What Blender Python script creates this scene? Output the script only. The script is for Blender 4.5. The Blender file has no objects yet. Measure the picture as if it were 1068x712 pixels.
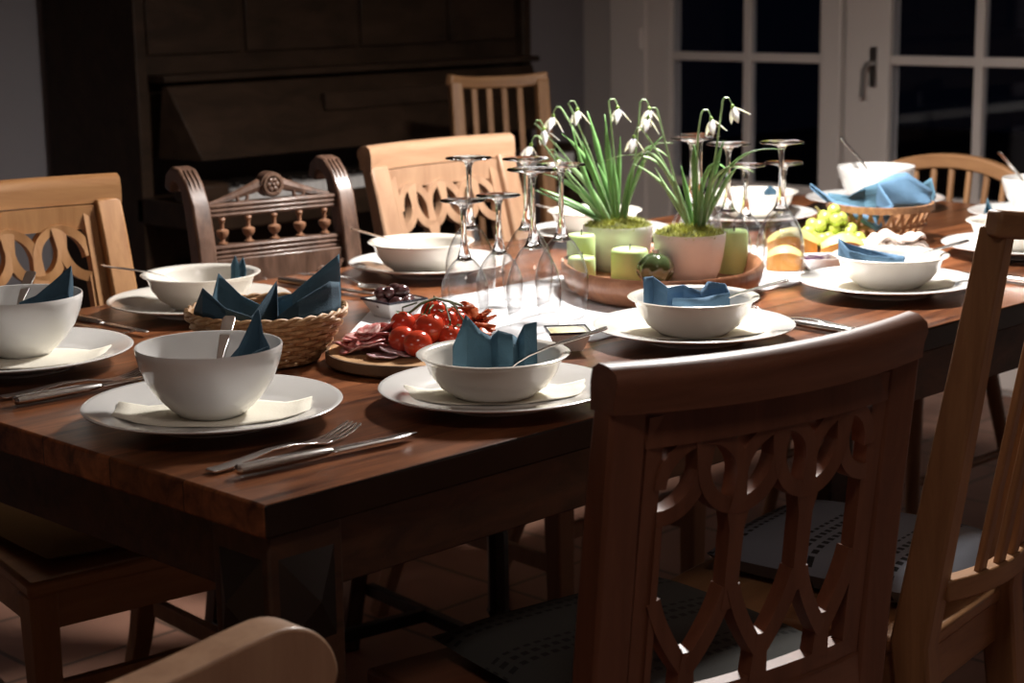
import bpy, math, random
from math import sin, cos, pi, radians as R, hypot, atan2
from mathutils import Vector, Matrix, noise
rnd = random.Random(7)
C = bpy.context.scene.collection
sc = bpy.context.scene

# ---------------------------------------------------------------- camera, world, lights, exposure
H = 0.75                                  # table top height; the origin is the table's near corner on the floor
cam_d = bpy.data.cameras.new('camera'); cam = bpy.data.objects.new('camera', cam_d); C.objects.link(cam)
cx_, cy_, cz_ = Vector((0.703683, -0.710352, -0.015156)), Vector((0.150133, 0.127807, 0.98037)), Vector((-0.694471, -0.692145, 0.196583))
m = Matrix((cx_, cy_, cz_)).transposed().to_4x4(); m.translation = Vector((-0.956047, -1.279789, 1.218595))
cam.matrix_world = m
cam_d.sensor_width = 36; cam_d.lens = 36*1847.8/1068
cam_d.clip_start = 0.05; cam_d.clip_end = 60
cam_d.dof.use_dof = True; cam_d.dof.focus_distance = 2.12; cam_d.dof.aperture_fstop = 7.1
sc.camera = cam
w = bpy.data.worlds.new('night'); sc.world = w; w.use_nodes = True
w.node_tree.nodes['Background'].inputs[0].default_value = (0.10, 0.14, 0.34, 1)
w.node_tree.nodes['Background'].inputs[1].default_value = 0.006
sc.view_settings.view_transform = 'Standard'; sc.view_settings.look = 'None'
sc.view_settings.gamma = 1; sc.view_settings.use_curve_mapping = False
sc.view_settings.exposure = 0.0
LAMP = Vector((1.42, 0.55, H+0.90)); LAMP_W = 128
FILL_W = 7.5  # power of the added fill light

# ---------------------------------------------------------------- materials
def nt(name):
    m = bpy.data.materials.new(name); m.use_nodes = True
    return m, m.node_tree.nodes, m.node_tree.links, m.node_tree.nodes['Principled BSDF']
def setp(b, **k):
    for a, v in k.items():
        b.inputs[a.replace('_', ' ')].default_value = v
def col(c): return (c[0], c[1], c[2], 1)
def plain(name, c, rough=.5, metal=0, bump=0, bscale=200, var=0, vscale=8, coat=0, sss=0):
    m, n, l, b = nt(name)
    b.inputs['Base Color'].default_value = col(c); b.inputs['Roughness'].default_value = rough; b.inputs['Metallic'].default_value = metal
    if coat: b.inputs['Coat Weight'].default_value = coat; b.inputs['Coat Roughness'].default_value = .08
    if sss:
        b.inputs['Subsurface Weight'].default_value = sss; b.inputs['Subsurface Radius'].default_value = (.02, .02, .01); b.inputs['Subsurface Scale'].default_value = .3
    tc = n.new('ShaderNodeTexCoord')
    if var:
        nz = n.new('ShaderNodeTexNoise'); nz.inputs['Scale'].default_value = vscale; nz.inputs['Detail'].default_value = 4
        l.new(tc.outputs['Object'], nz.inputs['Vector'])
        cr = n.new('ShaderNodeValToRGB'); l.new(nz.outputs['Fac'], cr.inputs[0])
        cr.color_ramp.elements[0].position = .3; cr.color_ramp.elements[1].position = .7
        cr.color_ramp.elements[0].color = col([max(0, x*(1-var)) for x in c]); cr.color_ramp.elements[1].color = col([min(1, x*(1+var)) for x in c])
        l.new(cr.outputs[0], b.inputs['Base Color'])
    if bump:
        nb = n.new('ShaderNodeTexNoise'); nb.inputs['Scale'].default_value = bscale; l.new(tc.outputs['Object'], nb.inputs['Vector'])
        bp = n.new('ShaderNodeBump'); bp.inputs['Strength'].default_value = bump; bp.inputs['Distance'].default_value = .002
        l.new(nb.outputs['Fac'], bp.inputs['Height']); l.new(bp.outputs[0], b.inputs['Normal'])
    return m
def wood(name, dark, light, stretch=(12, 12, 1.2), rough=.4, scale=3, coat=0, planks=0, bump=.15):
    m, n, l, b = nt(name)
    tc = n.new('ShaderNodeTexCoord'); mp = n.new('ShaderNodeMapping'); mp.inputs['Scale'].default_value = stretch
    l.new(tc.outputs['Object'], mp.inputs['Vector'])
    vec = mp.outputs[0]; fac2 = None
    if planks:
        sx = n.new('ShaderNodeSeparateXYZ'); l.new(tc.outputs['Object'], sx.inputs[0])
        dv = n.new('ShaderNodeMath'); dv.operation = 'DIVIDE'; dv.inputs[1].default_value = planks; l.new(sx.outputs['Y'], dv.inputs[0])
        fl = n.new('ShaderNodeMath'); fl.operation = 'FLOOR'; l.new(dv.outputs[0], fl.inputs[0])
        wn = n.new('ShaderNodeTexWhiteNoise'); wn.noise_dimensions = '1D'; l.new(fl.outputs[0], wn.inputs['W'])
        va = n.new('ShaderNodeVectorMath'); va.operation = 'ADD'; l.new(vec, va.inputs[0]); l.new(wn.outputs['Color'], va.inputs[1])
        sc_ = n.new('ShaderNodeVectorMath'); sc_.operation = 'MULTIPLY_ADD'; sc_.inputs[1].default_value = (9, 9, 9); l.new(wn.outputs['Color'], sc_.inputs[0]); l.new(vec, sc_.inputs[2])
        vec = sc_.outputs[0]; fac2 = wn.outputs['Value']
        fr = n.new('ShaderNodeMath'); fr.operation = 'FRACT'; l.new(dv.outputs[0], fr.inputs[0])
        gp = n.new('ShaderNodeMath'); gp.operation = 'LESS_THAN'; gp.inputs[1].default_value = .012; l.new(fr.outputs[0], gp.inputs[0])
    nz = n.new('ShaderNodeTexNoise'); nz.inputs['Scale'].default_value = scale; nz.inputs['Detail'].default_value = 6; nz.inputs['Roughness'].default_value = .65; nz.inputs['Distortion'].default_value = .6
    l.new(vec, nz.inputs['Vector'])
    cr = n.new('ShaderNodeValToRGB'); cr.color_ramp.elements[0].position = .32; cr.color_ramp.elements[1].position = .68
    cr.color_ramp.elements[0].color = col(dark); cr.color_ramp.elements[1].color = col(light)
    l.new(nz.outputs['Fac'], cr.inputs[0]); out = cr.outputs[0]
    if planks:
        mx = n.new('ShaderNodeMix'); mx.data_type = 'RGBA'; mx.blend_type = 'MULTIPLY'; mx.inputs['Factor'].default_value = .75
        rr = n.new('ShaderNodeMapRange'); rr.inputs['To Min'].default_value = .45; rr.inputs['To Max'].default_value = 1.25; l.new(fac2, rr.inputs['Value'])
        l.new(out, mx.inputs['A']); l.new(rr.outputs[0], mx.inputs['B'])
        m2 = n.new('ShaderNodeMix'); m2.data_type = 'RGBA'; l.new(gp.outputs[0], m2.inputs['Factor']); l.new(mx.outputs['Result'], m2.inputs['A']); m2.inputs['B'].default_value = (.01, .004, .002, 1)
        out = m2.outputs['Result']
    l.new(out, b.inputs['Base Color'])
    b.inputs['Roughness'].default_value = rough
    if coat: b.inputs['Coat Weight'].default_value = coat; b.inputs['Coat Roughness'].default_value = .15
    bp = n.new('ShaderNodeBump'); bp.inputs['Strength'].default_value = bump; bp.inputs['Distance'].default_value = .002
    l.new(nz.outputs['Fac'], bp.inputs['Height']); l.new(bp.outputs[0], b.inputs['Normal'])
    return m
def thin_glass(name, tint=(1, 1, 1), refl=1.0, base=.03, edge=None):
    m, n, l, b = nt(name); n.remove(b)
    o = [x for x in n if x.type == 'OUTPUT_MATERIAL'][0]
    tr = n.new('ShaderNodeBsdfTransparent'); tr.inputs[0].default_value = col(tint)
    if edge is not None:
        lw2 = n.new('ShaderNodeLayerWeight'); lw2.inputs['Blend'].default_value = .5
        p2 = n.new('ShaderNodeMath'); p2.operation = 'POWER'; p2.inputs[1].default_value = 2.6; l.new(lw2.outputs['Facing'], p2.inputs[0])
        mt = n.new('ShaderNodeMix'); mt.data_type = 'RGBA'; l.new(p2.outputs[0], mt.inputs['Factor']); mt.inputs['A'].default_value = col(tint); mt.inputs['B'].default_value = (edge, edge, edge, 1)
        l.new(mt.outputs['Result'], tr.inputs[0])
    gl = n.new('ShaderNodeBsdfGlossy'); gl.inputs['Roughness'].default_value = .03; gl.inputs[0].default_value = (1, 1, 1, 1)
    lw = n.new('ShaderNodeLayerWeight'); lw.inputs['Blend'].default_value = .5
    pw = n.new('ShaderNodeMath'); pw.operation = 'POWER'; pw.inputs[1].default_value = 4.0; l.new(lw.outputs['Facing'], pw.inputs[0])
    ma = n.new('ShaderNodeMath'); ma.operation = 'MULTIPLY_ADD'; ma.inputs[1].default_value = .55*refl; ma.inputs[2].default_value = base; ma.use_clamp = True
    l.new(pw.outputs[0], ma.inputs[0])
    mx = n.new('ShaderNodeMixShader'); l.new(ma.outputs[0], mx.inputs[0]); l.new(tr.outputs[0], mx.inputs[1]); l.new(gl.outputs[0], mx.inputs[2])
    l.new(mx.outputs[0], o.inputs['Surface'])
    return m
M = {}
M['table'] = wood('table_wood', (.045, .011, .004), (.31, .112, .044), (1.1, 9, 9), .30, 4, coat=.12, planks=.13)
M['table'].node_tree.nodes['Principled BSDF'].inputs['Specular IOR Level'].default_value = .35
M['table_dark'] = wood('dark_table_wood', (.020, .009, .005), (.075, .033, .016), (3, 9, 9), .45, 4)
M['beech'] = wood('beech_wood', (.33, .150, .056), (.47, .245, .10), (14, 14, 1.3), .42, 2.5, coat=.1, bump=.05)
M['beech_pale'] = wood('pale_beech_wood', (.33, .185, .11), (.44, .27, .165), (14, 14, 1.3), .42, 2.5, coat=.1, bump=.05)
M['beech_x'] = wood('beech_rail_wood', (.32, .145, .055), (.46, .24, .10), (1.6, 10, 14), .42, 2.5, coat=.1, bump=.05)
M['beech_pale_x'] = wood('pale_beech_rail_wood', (.33, .185, .105), (.44, .265, .16), (1.6, 10, 14), .42, 2.5, coat=.1, bump=.05)
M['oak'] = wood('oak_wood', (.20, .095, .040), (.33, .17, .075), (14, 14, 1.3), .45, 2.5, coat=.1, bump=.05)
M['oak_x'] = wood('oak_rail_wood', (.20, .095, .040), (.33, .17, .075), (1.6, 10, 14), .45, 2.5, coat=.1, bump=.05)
M['reddish'] = wood('reddish_wood', (.115, .038, .018), (.185, .068, .033), (12, 12, 1.2), .45, 2.5, coat=.1, bump=.05)
M['reddish_x'] = wood('reddish_rail_wood', (.115, .040, .020), (.19, .072, .036), (1.6, 10, 14), .45, 2.5, coat=.1, bump=.05)
M['antique'] = wood('antique_wood', (.05, .025, .016), (.17, .095, .065), (10, 10, 2), .38, 5, coat=.3)
M['antique_light'] = wood('turned_spindle_wood', (.14, .06, .03), (.32, .16, .09), (10, 10, 2), .35, 5, coat=.3)
M['black_wood'] = plain('black_wood', (.012, .008, .006), .4)
M['piano'] = wood('piano_wood', (.016, .009, .005), (.040, .022, .013), (2, 6, 5), .5, 3)
M['piano'].node_tree.nodes['Principled BSDF'].inputs['Specular IOR Level'].default_value = .15
M['board'] = wood('board_wood', (.36, .19, .08), (.60, .36, .17), (3, 12, 3), .5, 4)
M['tray'] = wood('tray_wood', (.20, .075, .035), (.42, .19, .10), (4, 12, 6), .4, 3)
M['cork'] = plain('bark_edge', (.16, .09, .045), .7, var=.35, vscale=30, bump=.4)
M['china'] = plain('white_china', (.80, .79, .77), .18, coat=.5)
M['cream'] = plain('cream_china', (.80, .76, .69), .2, coat=.5)
M['pot'] = plain('white_glazed_pot', (.70, .69, .71), .35, var=.04, vscale=40)
M['steel'] = plain('polished_steel', (.82, .80, .78), .22, 1)
M['steel_dark'] = plain('brushed_steel', (.42, .40, .39), .32, 1)
M['linen'] = plain('white_cloth', (.84, .85, .88), .9, bump=.3, bscale=500)
M['cream_napkin'] = plain('cream_paper', (.86, .82, .70), .9, bump=.2, bscale=400)
def napkin_mat(name, c):
    m, n, l, b = nt(name); b.inputs['Roughness'].default_value = .85
    tc = n.new('ShaderNodeTexCoord'); nz = n.new('ShaderNodeTexNoise'); nz.inputs['Scale'].default_value = 60; nz.inputs['Detail'].default_value = 3
    l.new(tc.outputs['Object'], nz.inputs['Vector']); cr = n.new('ShaderNodeValToRGB')
    cr.color_ramp.elements[0].color = col([x*.82 for x in c]); cr.color_ramp.elements[1].color = col([x*1.15 for x in c]); l.new(nz.outputs['Fac'], cr.inputs[0]); l.new(cr.outputs[0], b.inputs['Base Color'])
    nb = n.new('ShaderNodeTexVoronoi'); nb.inputs['Scale'].default_value = 450; l.new(tc.outputs['Object'], nb.inputs['Vector'])
    bp = n.new('ShaderNodeBump'); bp.inputs['Strength'].default_value = .35; bp.inputs['Distance'].default_value = .001; l.new(nb.outputs['Distance'], bp.inputs['Height']); l.new(bp.outputs[0], b.inputs['Normal'])
    return m
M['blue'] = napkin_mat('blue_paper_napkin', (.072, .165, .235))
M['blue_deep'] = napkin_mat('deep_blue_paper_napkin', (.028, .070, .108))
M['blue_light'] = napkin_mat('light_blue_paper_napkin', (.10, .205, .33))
M['wicker'] = wood('wicker', (.30, .15, .06), (.58, .36, .18), (20, 20, 20), .55, 5, bump=.3)
M['wicker_dark'] = wood('brown_wicker', (.20, .09, .04), (.42, .22, .10), (20, 20, 20), .55, 5, bump=.3)
M['glass'] = thin_glass('wine_glass', (.965, .965, .965), 1.75, .06, edge=.18)
def solid_glass(name):
    m, n, l, b = nt(name); setp(b, Roughness=.02, IOR=1.5); b.inputs['Transmission Weight'].default_value = 1; b.inputs['Base Color'].default_value = (.97, .97, .96, 1); return m
M['stem_glass'] = solid_glass('glass_stem')
M['pane'] = thin_glass('window_pane', (.9, .92, .95), .9, .05)
M['candle'] = plain('lime_wax', (.60, .78, .36), .45, sss=.25)
M['candle_wick'] = plain('charred_wick', (.02, .02, .02), .9)
M['green_glass'] = plain('dark_green_glass', (.05, .075, .03), .08, coat=1)
M['leaf'] = plain('snowdrop_leaf', (.15, .32, .10), .4, var=.35, vscale=14)
M['leaf_pale'] = plain('pale_snowdrop_leaf', (.30, .46, .22), .4, var=.3, vscale=14)
M['petal'] = plain('white_petal', (.93, .93, .90), .5, sss=.4)
M['ovary'] = plain('green_bud', (.30, .48, .12), .5)
M['moss'] = plain('moss', (.14, .15, .03), .95, var=.6, vscale=60, bump=.8, bscale=120)
M['moss_blade'] = plain('moss_tips', (.36, .37, .09), .9, var=.5, vscale=50)
M['tomato'] = plain('tomato_skin', (.62, .06, .025), .15, coat=.6, var=.15, vscale=20)
M['vine'] = plain('tomato_vine', (.07, .11, .03), .6)
M['sundried'] = plain('sun_dried_tomato', (.60, .14, .045), .4, var=.5, vscale=60, bump=.8, bscale=90)
def salami_mat(name, c, fat):
    m, n, l, b = nt(name); b.inputs['Roughness'].default_value = .35
    tc = n.new('ShaderNodeTexCoord'); v = n.new('ShaderNodeTexNoise'); v.inputs['Scale'].default_value = 130; v.inputs['Detail'].default_value = 2; l.new(tc.outputs['Object'], v.inputs['Vector'])
    cr = n.new('ShaderNodeValToRGB'); cr.color_ramp.elements[0].position = .46; cr.color_ramp.elements[0].color = col(c); cr.color_ramp.elements[1].position = .62; cr.color_ramp.elements[1].color = col(fat)
    l.new(v.outputs['Fac'], cr.inputs[0]); l.new(cr.outputs[0], b.inputs['Base Color']); return m
M['salami'] = salami_mat('salami', (.56, .17, .16), (.82, .56, .52))
M['salami_pale'] = salami_mat('pale_salami', (.62, .36, .38), (.80, .66, .68))
M['olive'] = plain('dark_olive', (.085, .035, .035), .18, coat=.6, var=.6, vscale=25)
M['dip'] = plain('pale_yellow_dip', (.66, .60, .34), .5, var=.12, vscale=60, bump=.6, bscale=80)
M['dark_rim'] = plain('dark_blue_glaze', (.03, .03, .045), .25)
M['grape'] = plain('green_grape', (.50, .58, .12), .25, var=.12, vscale=40, sss=.2, coat=.3)
M['grape_stem'] = plain('grape_stalk', (.25, .20, .08), .7)
M['melon'] = plain('melon_flesh', (.68, .30, .06), .4, var=.1, vscale=30)
M['melon_pale'] = plain('melon_rind_side', (.62, .55, .20), .5, var=.1, vscale=30)
M['jam'] = plain('dark_preserve', (.05, .015, .05), .2, var=.6, vscale=80, bump=.5)
M['cheese'] = plain('pale_rumpled_slices', (.80, .70, .64), .6, var=.15, vscale=60, bump=.5, bscale=60)
M['cushion_olive'] = plain('olive_beige_fabric', (.30, .235, .12), .95, bump=.3, bscale=300)
def cushion_mat(name, base, dash, sx=70, sy=55):
    m, n, l, b = nt(name); b.inputs['Roughness'].default_value = .95
    tc = n.new('ShaderNodeTexCoord'); s = n.new('ShaderNodeSeparateXYZ'); l.new(tc.outputs['Object'], s.inputs[0])
    def band(o, k, th):
        a = n.new('ShaderNodeMath'); a.operation = 'MULTIPLY'; a.inputs[1].default_value = k; l.new(o, a.inputs[0])
        f = n.new('ShaderNodeMath'); f.operation = 'FRACT'; l.new(a.outputs[0], f.inputs[0])
        g = n.new('ShaderNodeMath'); g.operation = 'LESS_THAN'; g.inputs[1].default_value = th; l.new(f.outputs[0], g.inputs[0]); return g.outputs[0]
    x1 = band(s.outputs['X'], sx, .6); y1 = band(s.outputs['Y'], sy, .5); y2 = band(s.outputs['Y'], 9, .38)
    p = n.new('ShaderNodeMath'); p.operation = 'MULTIPLY'; l.new(x1, p.inputs[0]); l.new(y1, p.inputs[1])
    q = n.new('ShaderNodeMath'); q.operation = 'MULTIPLY'; l.new(p.outputs[0], q.inputs[0]); l.new(y2, q.inputs[1])
    mx = n.new('ShaderNodeMix'); mx.data_type = 'RGBA'; l.new(q.outputs[0], mx.inputs['Factor']); mx.inputs['A'].default_value = col(base); mx.inputs['B'].default_value = col(dash)
    l.new(mx.outputs['Result'], b.inputs['Base Color']); return m
M['cushion_dark'] = cushion_mat('dark_patterned_fabric', (.040, .040, .036), (.010, .010, .010))
M['cushion_grey'] = cushion_mat('grey_dotted_fabric', (.15, .165, .20), (.010, .010, .012))
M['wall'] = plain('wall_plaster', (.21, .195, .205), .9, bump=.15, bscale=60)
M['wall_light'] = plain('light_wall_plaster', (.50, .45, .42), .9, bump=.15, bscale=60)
M['trim'] = plain('painted_trim', (.80, .72, .67), .55)
M['ceiling'] = plain('ceiling_paint', (.7, .68, .64), .9)
M['black_metal'] = plain('black_metal', (.02, .02, .02), .4, 0)
M['white_key'] = plain('ivory_keys', (.62, .60, .58), .3)
M['bulb'] = plain('bulb', (1, 1, 1), .5)
bb = M['bulb'].node_tree.nodes['Principled BSDF']; bb.inputs['Emission Color'].default_value = (1, .93, .84, 1); bb.inputs['Emission Strength'].default_value = 25
def tiles():
    m, n, l, b = nt('terracotta_tiles'); b.inputs['Roughness'].default_value = .5
    tc = n.new('ShaderNodeTexCoord'); br = n.new('ShaderNodeTexBrick'); l.new(tc.outputs['Object'], br.inputs['Vector'])
    br.offset = 0; br.inputs['Scale'].default_value = 1; br.inputs['Brick Width'].default_value = .30; br.inputs['Row Height'].default_value = .30
    br.inputs['Mortar Size'].default_value = .006; br.inputs['Color1'].default_value = (.34, .17, .115, 1); br.inputs['Color2'].default_value = (.41, .22, .155, 1); br.inputs['Mortar'].default_value = (.14, .085, .06, 1)
    nz = n.new('ShaderNodeTexNoise'); nz.inputs['Scale'].default_value = 5; nz.inputs['Detail'].default_value = 5; l.new(tc.outputs['Object'], nz.inputs['Vector'])
    mx = n.new('ShaderNodeMix'); mx.data_type = 'RGBA'; mx.blend_type = 'MULTIPLY'; mx.inputs['Factor'].default_value = .5
    cr = n.new('ShaderNodeValToRGB'); cr.color_ramp.elements[0].position = .3; cr.color_ramp.elements[0].color = (.55, .5, .5, 1); cr.color_ramp.elements[1].position = .7; l.new(nz.outputs['Fac'], cr.inputs[0])
    l.new(br.outputs['Color'], mx.inputs['A']); l.new(cr.outputs[0], mx.inputs['B']); l.new(mx.outputs['Result'], b.inputs['Base Color'])
    bp = n.new('ShaderNodeBump'); bp.inputs['Strength'].default_value = .4; bp.inputs['Distance'].default_value = .003; bp.invert = True; l.new(br.outputs['Fac'], bp.inputs['Height']); l.new(bp.outputs[0], b.inputs['Normal'])
    return m
M['tiles'] = tiles()

# ---------------------------------------------------------------- mesh helpers
class MB:
    def __init__(s): s.v = []; s.f = []
    def add(s, vs, fs):
        o = len(s.v); s.v += [tuple(p) for p in vs]; s.f += [tuple(i+o for i in f) for f in fs]; return s
    def hexa(s, p):   # p: 4 bottom ccw, 4 top ccw
        return s.add(p, [(3,2,1,0),(4,5,6,7),(0,1,5,4),(1,2,6,5),(2,3,7,6),(3,0,4,7)])
    def box(s, x0, x1, y0, y1, z0, z1):
        return s.hexa([(x0,y0,z0),(x1,y0,z0),(x1,y1,z0),(x0,y1,z0),(x0,y0,z1),(x1,y0,z1),(x1,y1,z1),(x0,y1,z1)])
    def obox(s, c, sx, sy, sz, rz=0):
        ca, sa = cos(rz), sin(rz); ps = []
        for z in (-sz/2, sz/2):
            for x, y in ((-1,-1),(1,-1),(1,1),(-1,1)):
                X, Y = x*sx/2, y*sy/2; ps.append((c[0]+X*ca-Y*sa, c[1]+X*sa+Y*ca, c[2]+z))
        return s.hexa(ps)
    def bar(s, a, b, wa, da, wb=None, db=None, side=None):     # tapered rectangular bar from a to b
        a, b = Vector(a), Vector(b); wb = wa if wb is None else wb; db = da if db is None else db
        d = (b-a).normalized(); sd = Vector(side) if side else (Vector((1,0,0)) if abs(d.x) < .8 else Vector((0,1,0)))
        sd = (sd-d*sd.dot(d)).normalized(); u = d.cross(sd)
        P = [a-sd*wa/2-u*da/2, a+sd*wa/2-u*da/2, a+sd*wa/2+u*da/2, a-sd*wa/2+u*da/2, b-sd*wb/2-u*db/2, b+sd*wb/2-u*db/2, b+sd*wb/2+u*db/2, b-sd*wb/2+u*db/2]
        return s.hexa(P)
    def strip(s, pts, hw, ht, sides=None, closed=False):      # rectangular section swept on pts; hw/ht half width and half thickness (number or list)
        n = len(pts); P = [Vector(p) for p in pts]; vs = []
        for i in range(n):
            if closed: t = P[(i+1) % n]-P[i-1]
            else: t = P[min(i+1, n-1)]-P[max(i-1, 0)]
            t.normalize(); sd = Vector(sides[i] if isinstance(sides, list) else (sides or (0, 0, 1)))
            sd = (sd-t*sd.dot(t)).normalized(); u = t.cross(sd)
            a = hw[i] if isinstance(hw, list) else hw; b = ht[i] if isinstance(ht, list) else ht
            vs += [P[i]-sd*a-u*b, P[i]+sd*a-u*b, P[i]+sd*a+u*b, P[i]-sd*a+u*b]
        fs = []
        for i in range(n if closed else n-1):
            for k in range(4):
                fs.append((4*i+k, 4*i+(k+1) % 4, 4*((i+1) % n)+(k+1) % 4, 4*((i+1) % n)+k))
        if not closed: fs += [(3,2,1,0), (4*n-4,4*n-3,4*n-2,4*n-1)]
        return s.add(vs, fs)
    def tube(s, pts, r, n=8, cap=True, flat=1, up=None, closed=False):
        P = [Vector(p) for p in pts]; m_ = len(P); vs = []
        ref = Vector(up) if up else None
        for i in range(m_):
            if closed: t = (P[(i+1) % m_]-P[i-1]).normalized()
            else: t = (P[min(i+1, m_-1)]-P[max(i-1, 0)]).normalized()
            if ref is None: ref = Vector((0, 0, 1)) if abs(t.z) < .9 else Vector((1, 0, 0))
            u = (ref-t*ref.dot(t)).normalized(); ww = t.cross(u)
            if not up: ref = u
            rr = r[i] if isinstance(r, (list, tuple)) else r
            for k in range(n):
                a = 2*pi*k/n; vs.append(P[i]+u*cos(a)*rr*flat+ww*sin(a)*rr)
        fs = []
        for i in range(m_ if closed else m_-1):
            for k in range(n):
                j = (i+1) % m_; fs.append((i*n+k, i*n+(k+1) % n, j*n+(k+1) % n, j*n+k))
        if cap and not closed: fs += [tuple(range(n-1, -1, -1)), tuple(range((m_-1)*n, m_*n))]
        return s.add(vs, fs)
    def lathe(s, prof, n=40, c=(0, 0, 0), sx=1, sy=1, wob=None):
        vs = []; fs = []; m_ = len(prof)
        for j, (r, z) in enumerate(prof):
            for k in range(n):
                a = 2*pi*k/n; q = 1+(wob(a, j) if wob else 0)
                vs.append((c[0]+r*q*cos(a)*sx, c[1]+r*q*sin(a)*sy, c[2]+z))
        for j in range(m_-1):
            for k in range(n): fs.append((j*n+k, j*n+(k+1) % n, (j+1)*n+(k+1) % n, (j+1)*n+k))
        if prof[0][0] > 1e-6: fs.append(tuple(range(n-1, -1, -1)))
        if prof[-1][0] > 1e-6: fs.append(tuple(range((m_-1)*n, m_*n)))
        return s.add(vs, fs)
    def sphere(s, c, r, n=14, m_=10, disp=0, seed=0, mat=None):
        rx, ry, rz = r if isinstance(r, (tuple, list)) else (r, r, r); vs = []; fs = []
        for j in range(m_+1):
            th = pi*j/m_
            for k in range(n):
                a = 2*pi*k/n; p = Vector((sin(th)*cos(a), sin(th)*sin(a), cos(th)))
                if disp: p *= 1+disp*noise.noise(p*1.7+Vector((seed, seed*.7, 0)))
                p = Vector((p.x*rx, p.y*ry, p.z*rz))
                if mat: p = mat @ p
                vs.append((c[0]+p.x, c[1]+p.y, c[2]+p.z))
        for j in range(m_):
            for k in range(n): fs.append((j*n+k, (j+1)*n+k, (j+1)*n+(k+1) % n, j*n+(k+1) % n))
        return s.add(vs, fs)
    def sheet(s, grid):      # grid rows of points, single surface
        a = len(grid); b = len(grid[0])
        return s.add([p for r in grid for p in r], [(i*b+j, i*b+j+1, (i+1)*b+j+1, (i+1)*b+j) for i in range(a-1) for j in range(b-1)])
    def build(s, name, mat, parent=None, smooth=True, bevel=0, solid=0, sub=0, ang=40):
        me = bpy.data.meshes.new(name); me.from_pydata(s.v, [], s.f); me.validate(); me.update()
        import bmesh
        bm = bmesh.new(); bm.from_mesh(me); bmesh.ops.remove_doubles(bm, verts=bm.verts, dist=1e-6)
        if not solid: bmesh.ops.recalc_face_normals(bm, faces=bm.faces)
        bm.to_mesh(me); bm.free()
        if smooth:
            me.shade_smooth(); me.set_sharp_from_angle(angle=R(ang))
        o = bpy.data.objects.new(name, me); C.objects.link(o); me.materials.append(mat)
        if parent: o.parent = parent
        if solid:
            q = o.modifiers.new('thickness', 'SOLIDIFY'); q.thickness = solid; q.offset = 0
        if bevel:
            q = o.modifiers.new('bevel', 'BEVEL'); q.width = bevel; q.segments = 2; q.limit_method = 'ANGLE'; q.angle_limit = R(35)
        if sub:
            q = o.modifiers.new('sub', 'SUBSURF'); q.levels = sub; q.render_levels = sub
        return o
def tag(o, label, cat, group=None, kind=None):
    if label: o['label'] = label
    if cat: o['category'] = cat
    if group: o['group'] = group
    if kind: o['kind'] = kind
    return o
def thing(name, loc, rz=0, label=None, cat=None, group=None):
    o = bpy.data.objects.new(name, None); C.objects.link(o); o.location = loc; o.rotation_euler = (0, 0, rz); o.empty_display_size = .05
    return tag(o, label, cat, group)
KIDS = {}
def kids(o): return [c for c in bpy.data.objects if c.parent == o]
def copy_tree(o, parent=None):
    c = o.copy(); C.objects.link(c)
    if parent: c.parent = parent
    for ch in kids(o): copy_tree(ch, c)
    return c
def place(o, loc, rz=None, label=None, s=None):
    o.location = loc
    if rz is not None: o.rotation_euler = (0, 0, rz)
    if label: o['label'] = label
    if s: o.scale = (s, s, s)
    return o
def struct(name, mb, mat, parent=None, **k):
    o = mb.build(name, mat, parent, **k)
    if not parent: o['kind'] = 'structure'
    return o
def bez(p0, p1, p2, n=10):
    p0, p1, p2 = Vector(p0), Vector(p1), Vector(p2)
    return [p0*(1-t)**2+p1*2*t*(1-t)+p2*t*t for t in [i/n for i in range(n+1)]]

# ---------------------------------------------------------------- room
XW, YW = 3.72, 3.0
struct('floor', MB().box(-2.6, XW+.3, -3.0, YW+.2, -.05, 0), M['tiles'], smooth=False)
struct('ceiling', MB().box(-2.6, XW+.15, -3.0, YW+.15, 2.5, 2.55), M['ceiling'], smooth=False)
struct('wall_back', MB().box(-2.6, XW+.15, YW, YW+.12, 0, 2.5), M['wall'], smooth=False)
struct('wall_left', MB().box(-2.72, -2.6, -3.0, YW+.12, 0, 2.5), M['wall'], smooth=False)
struct('wall_front', MB().box(-2.72, XW+.15, -3.12, -3.0, 0, 2.5), M['wall'], smooth=False)
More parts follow.
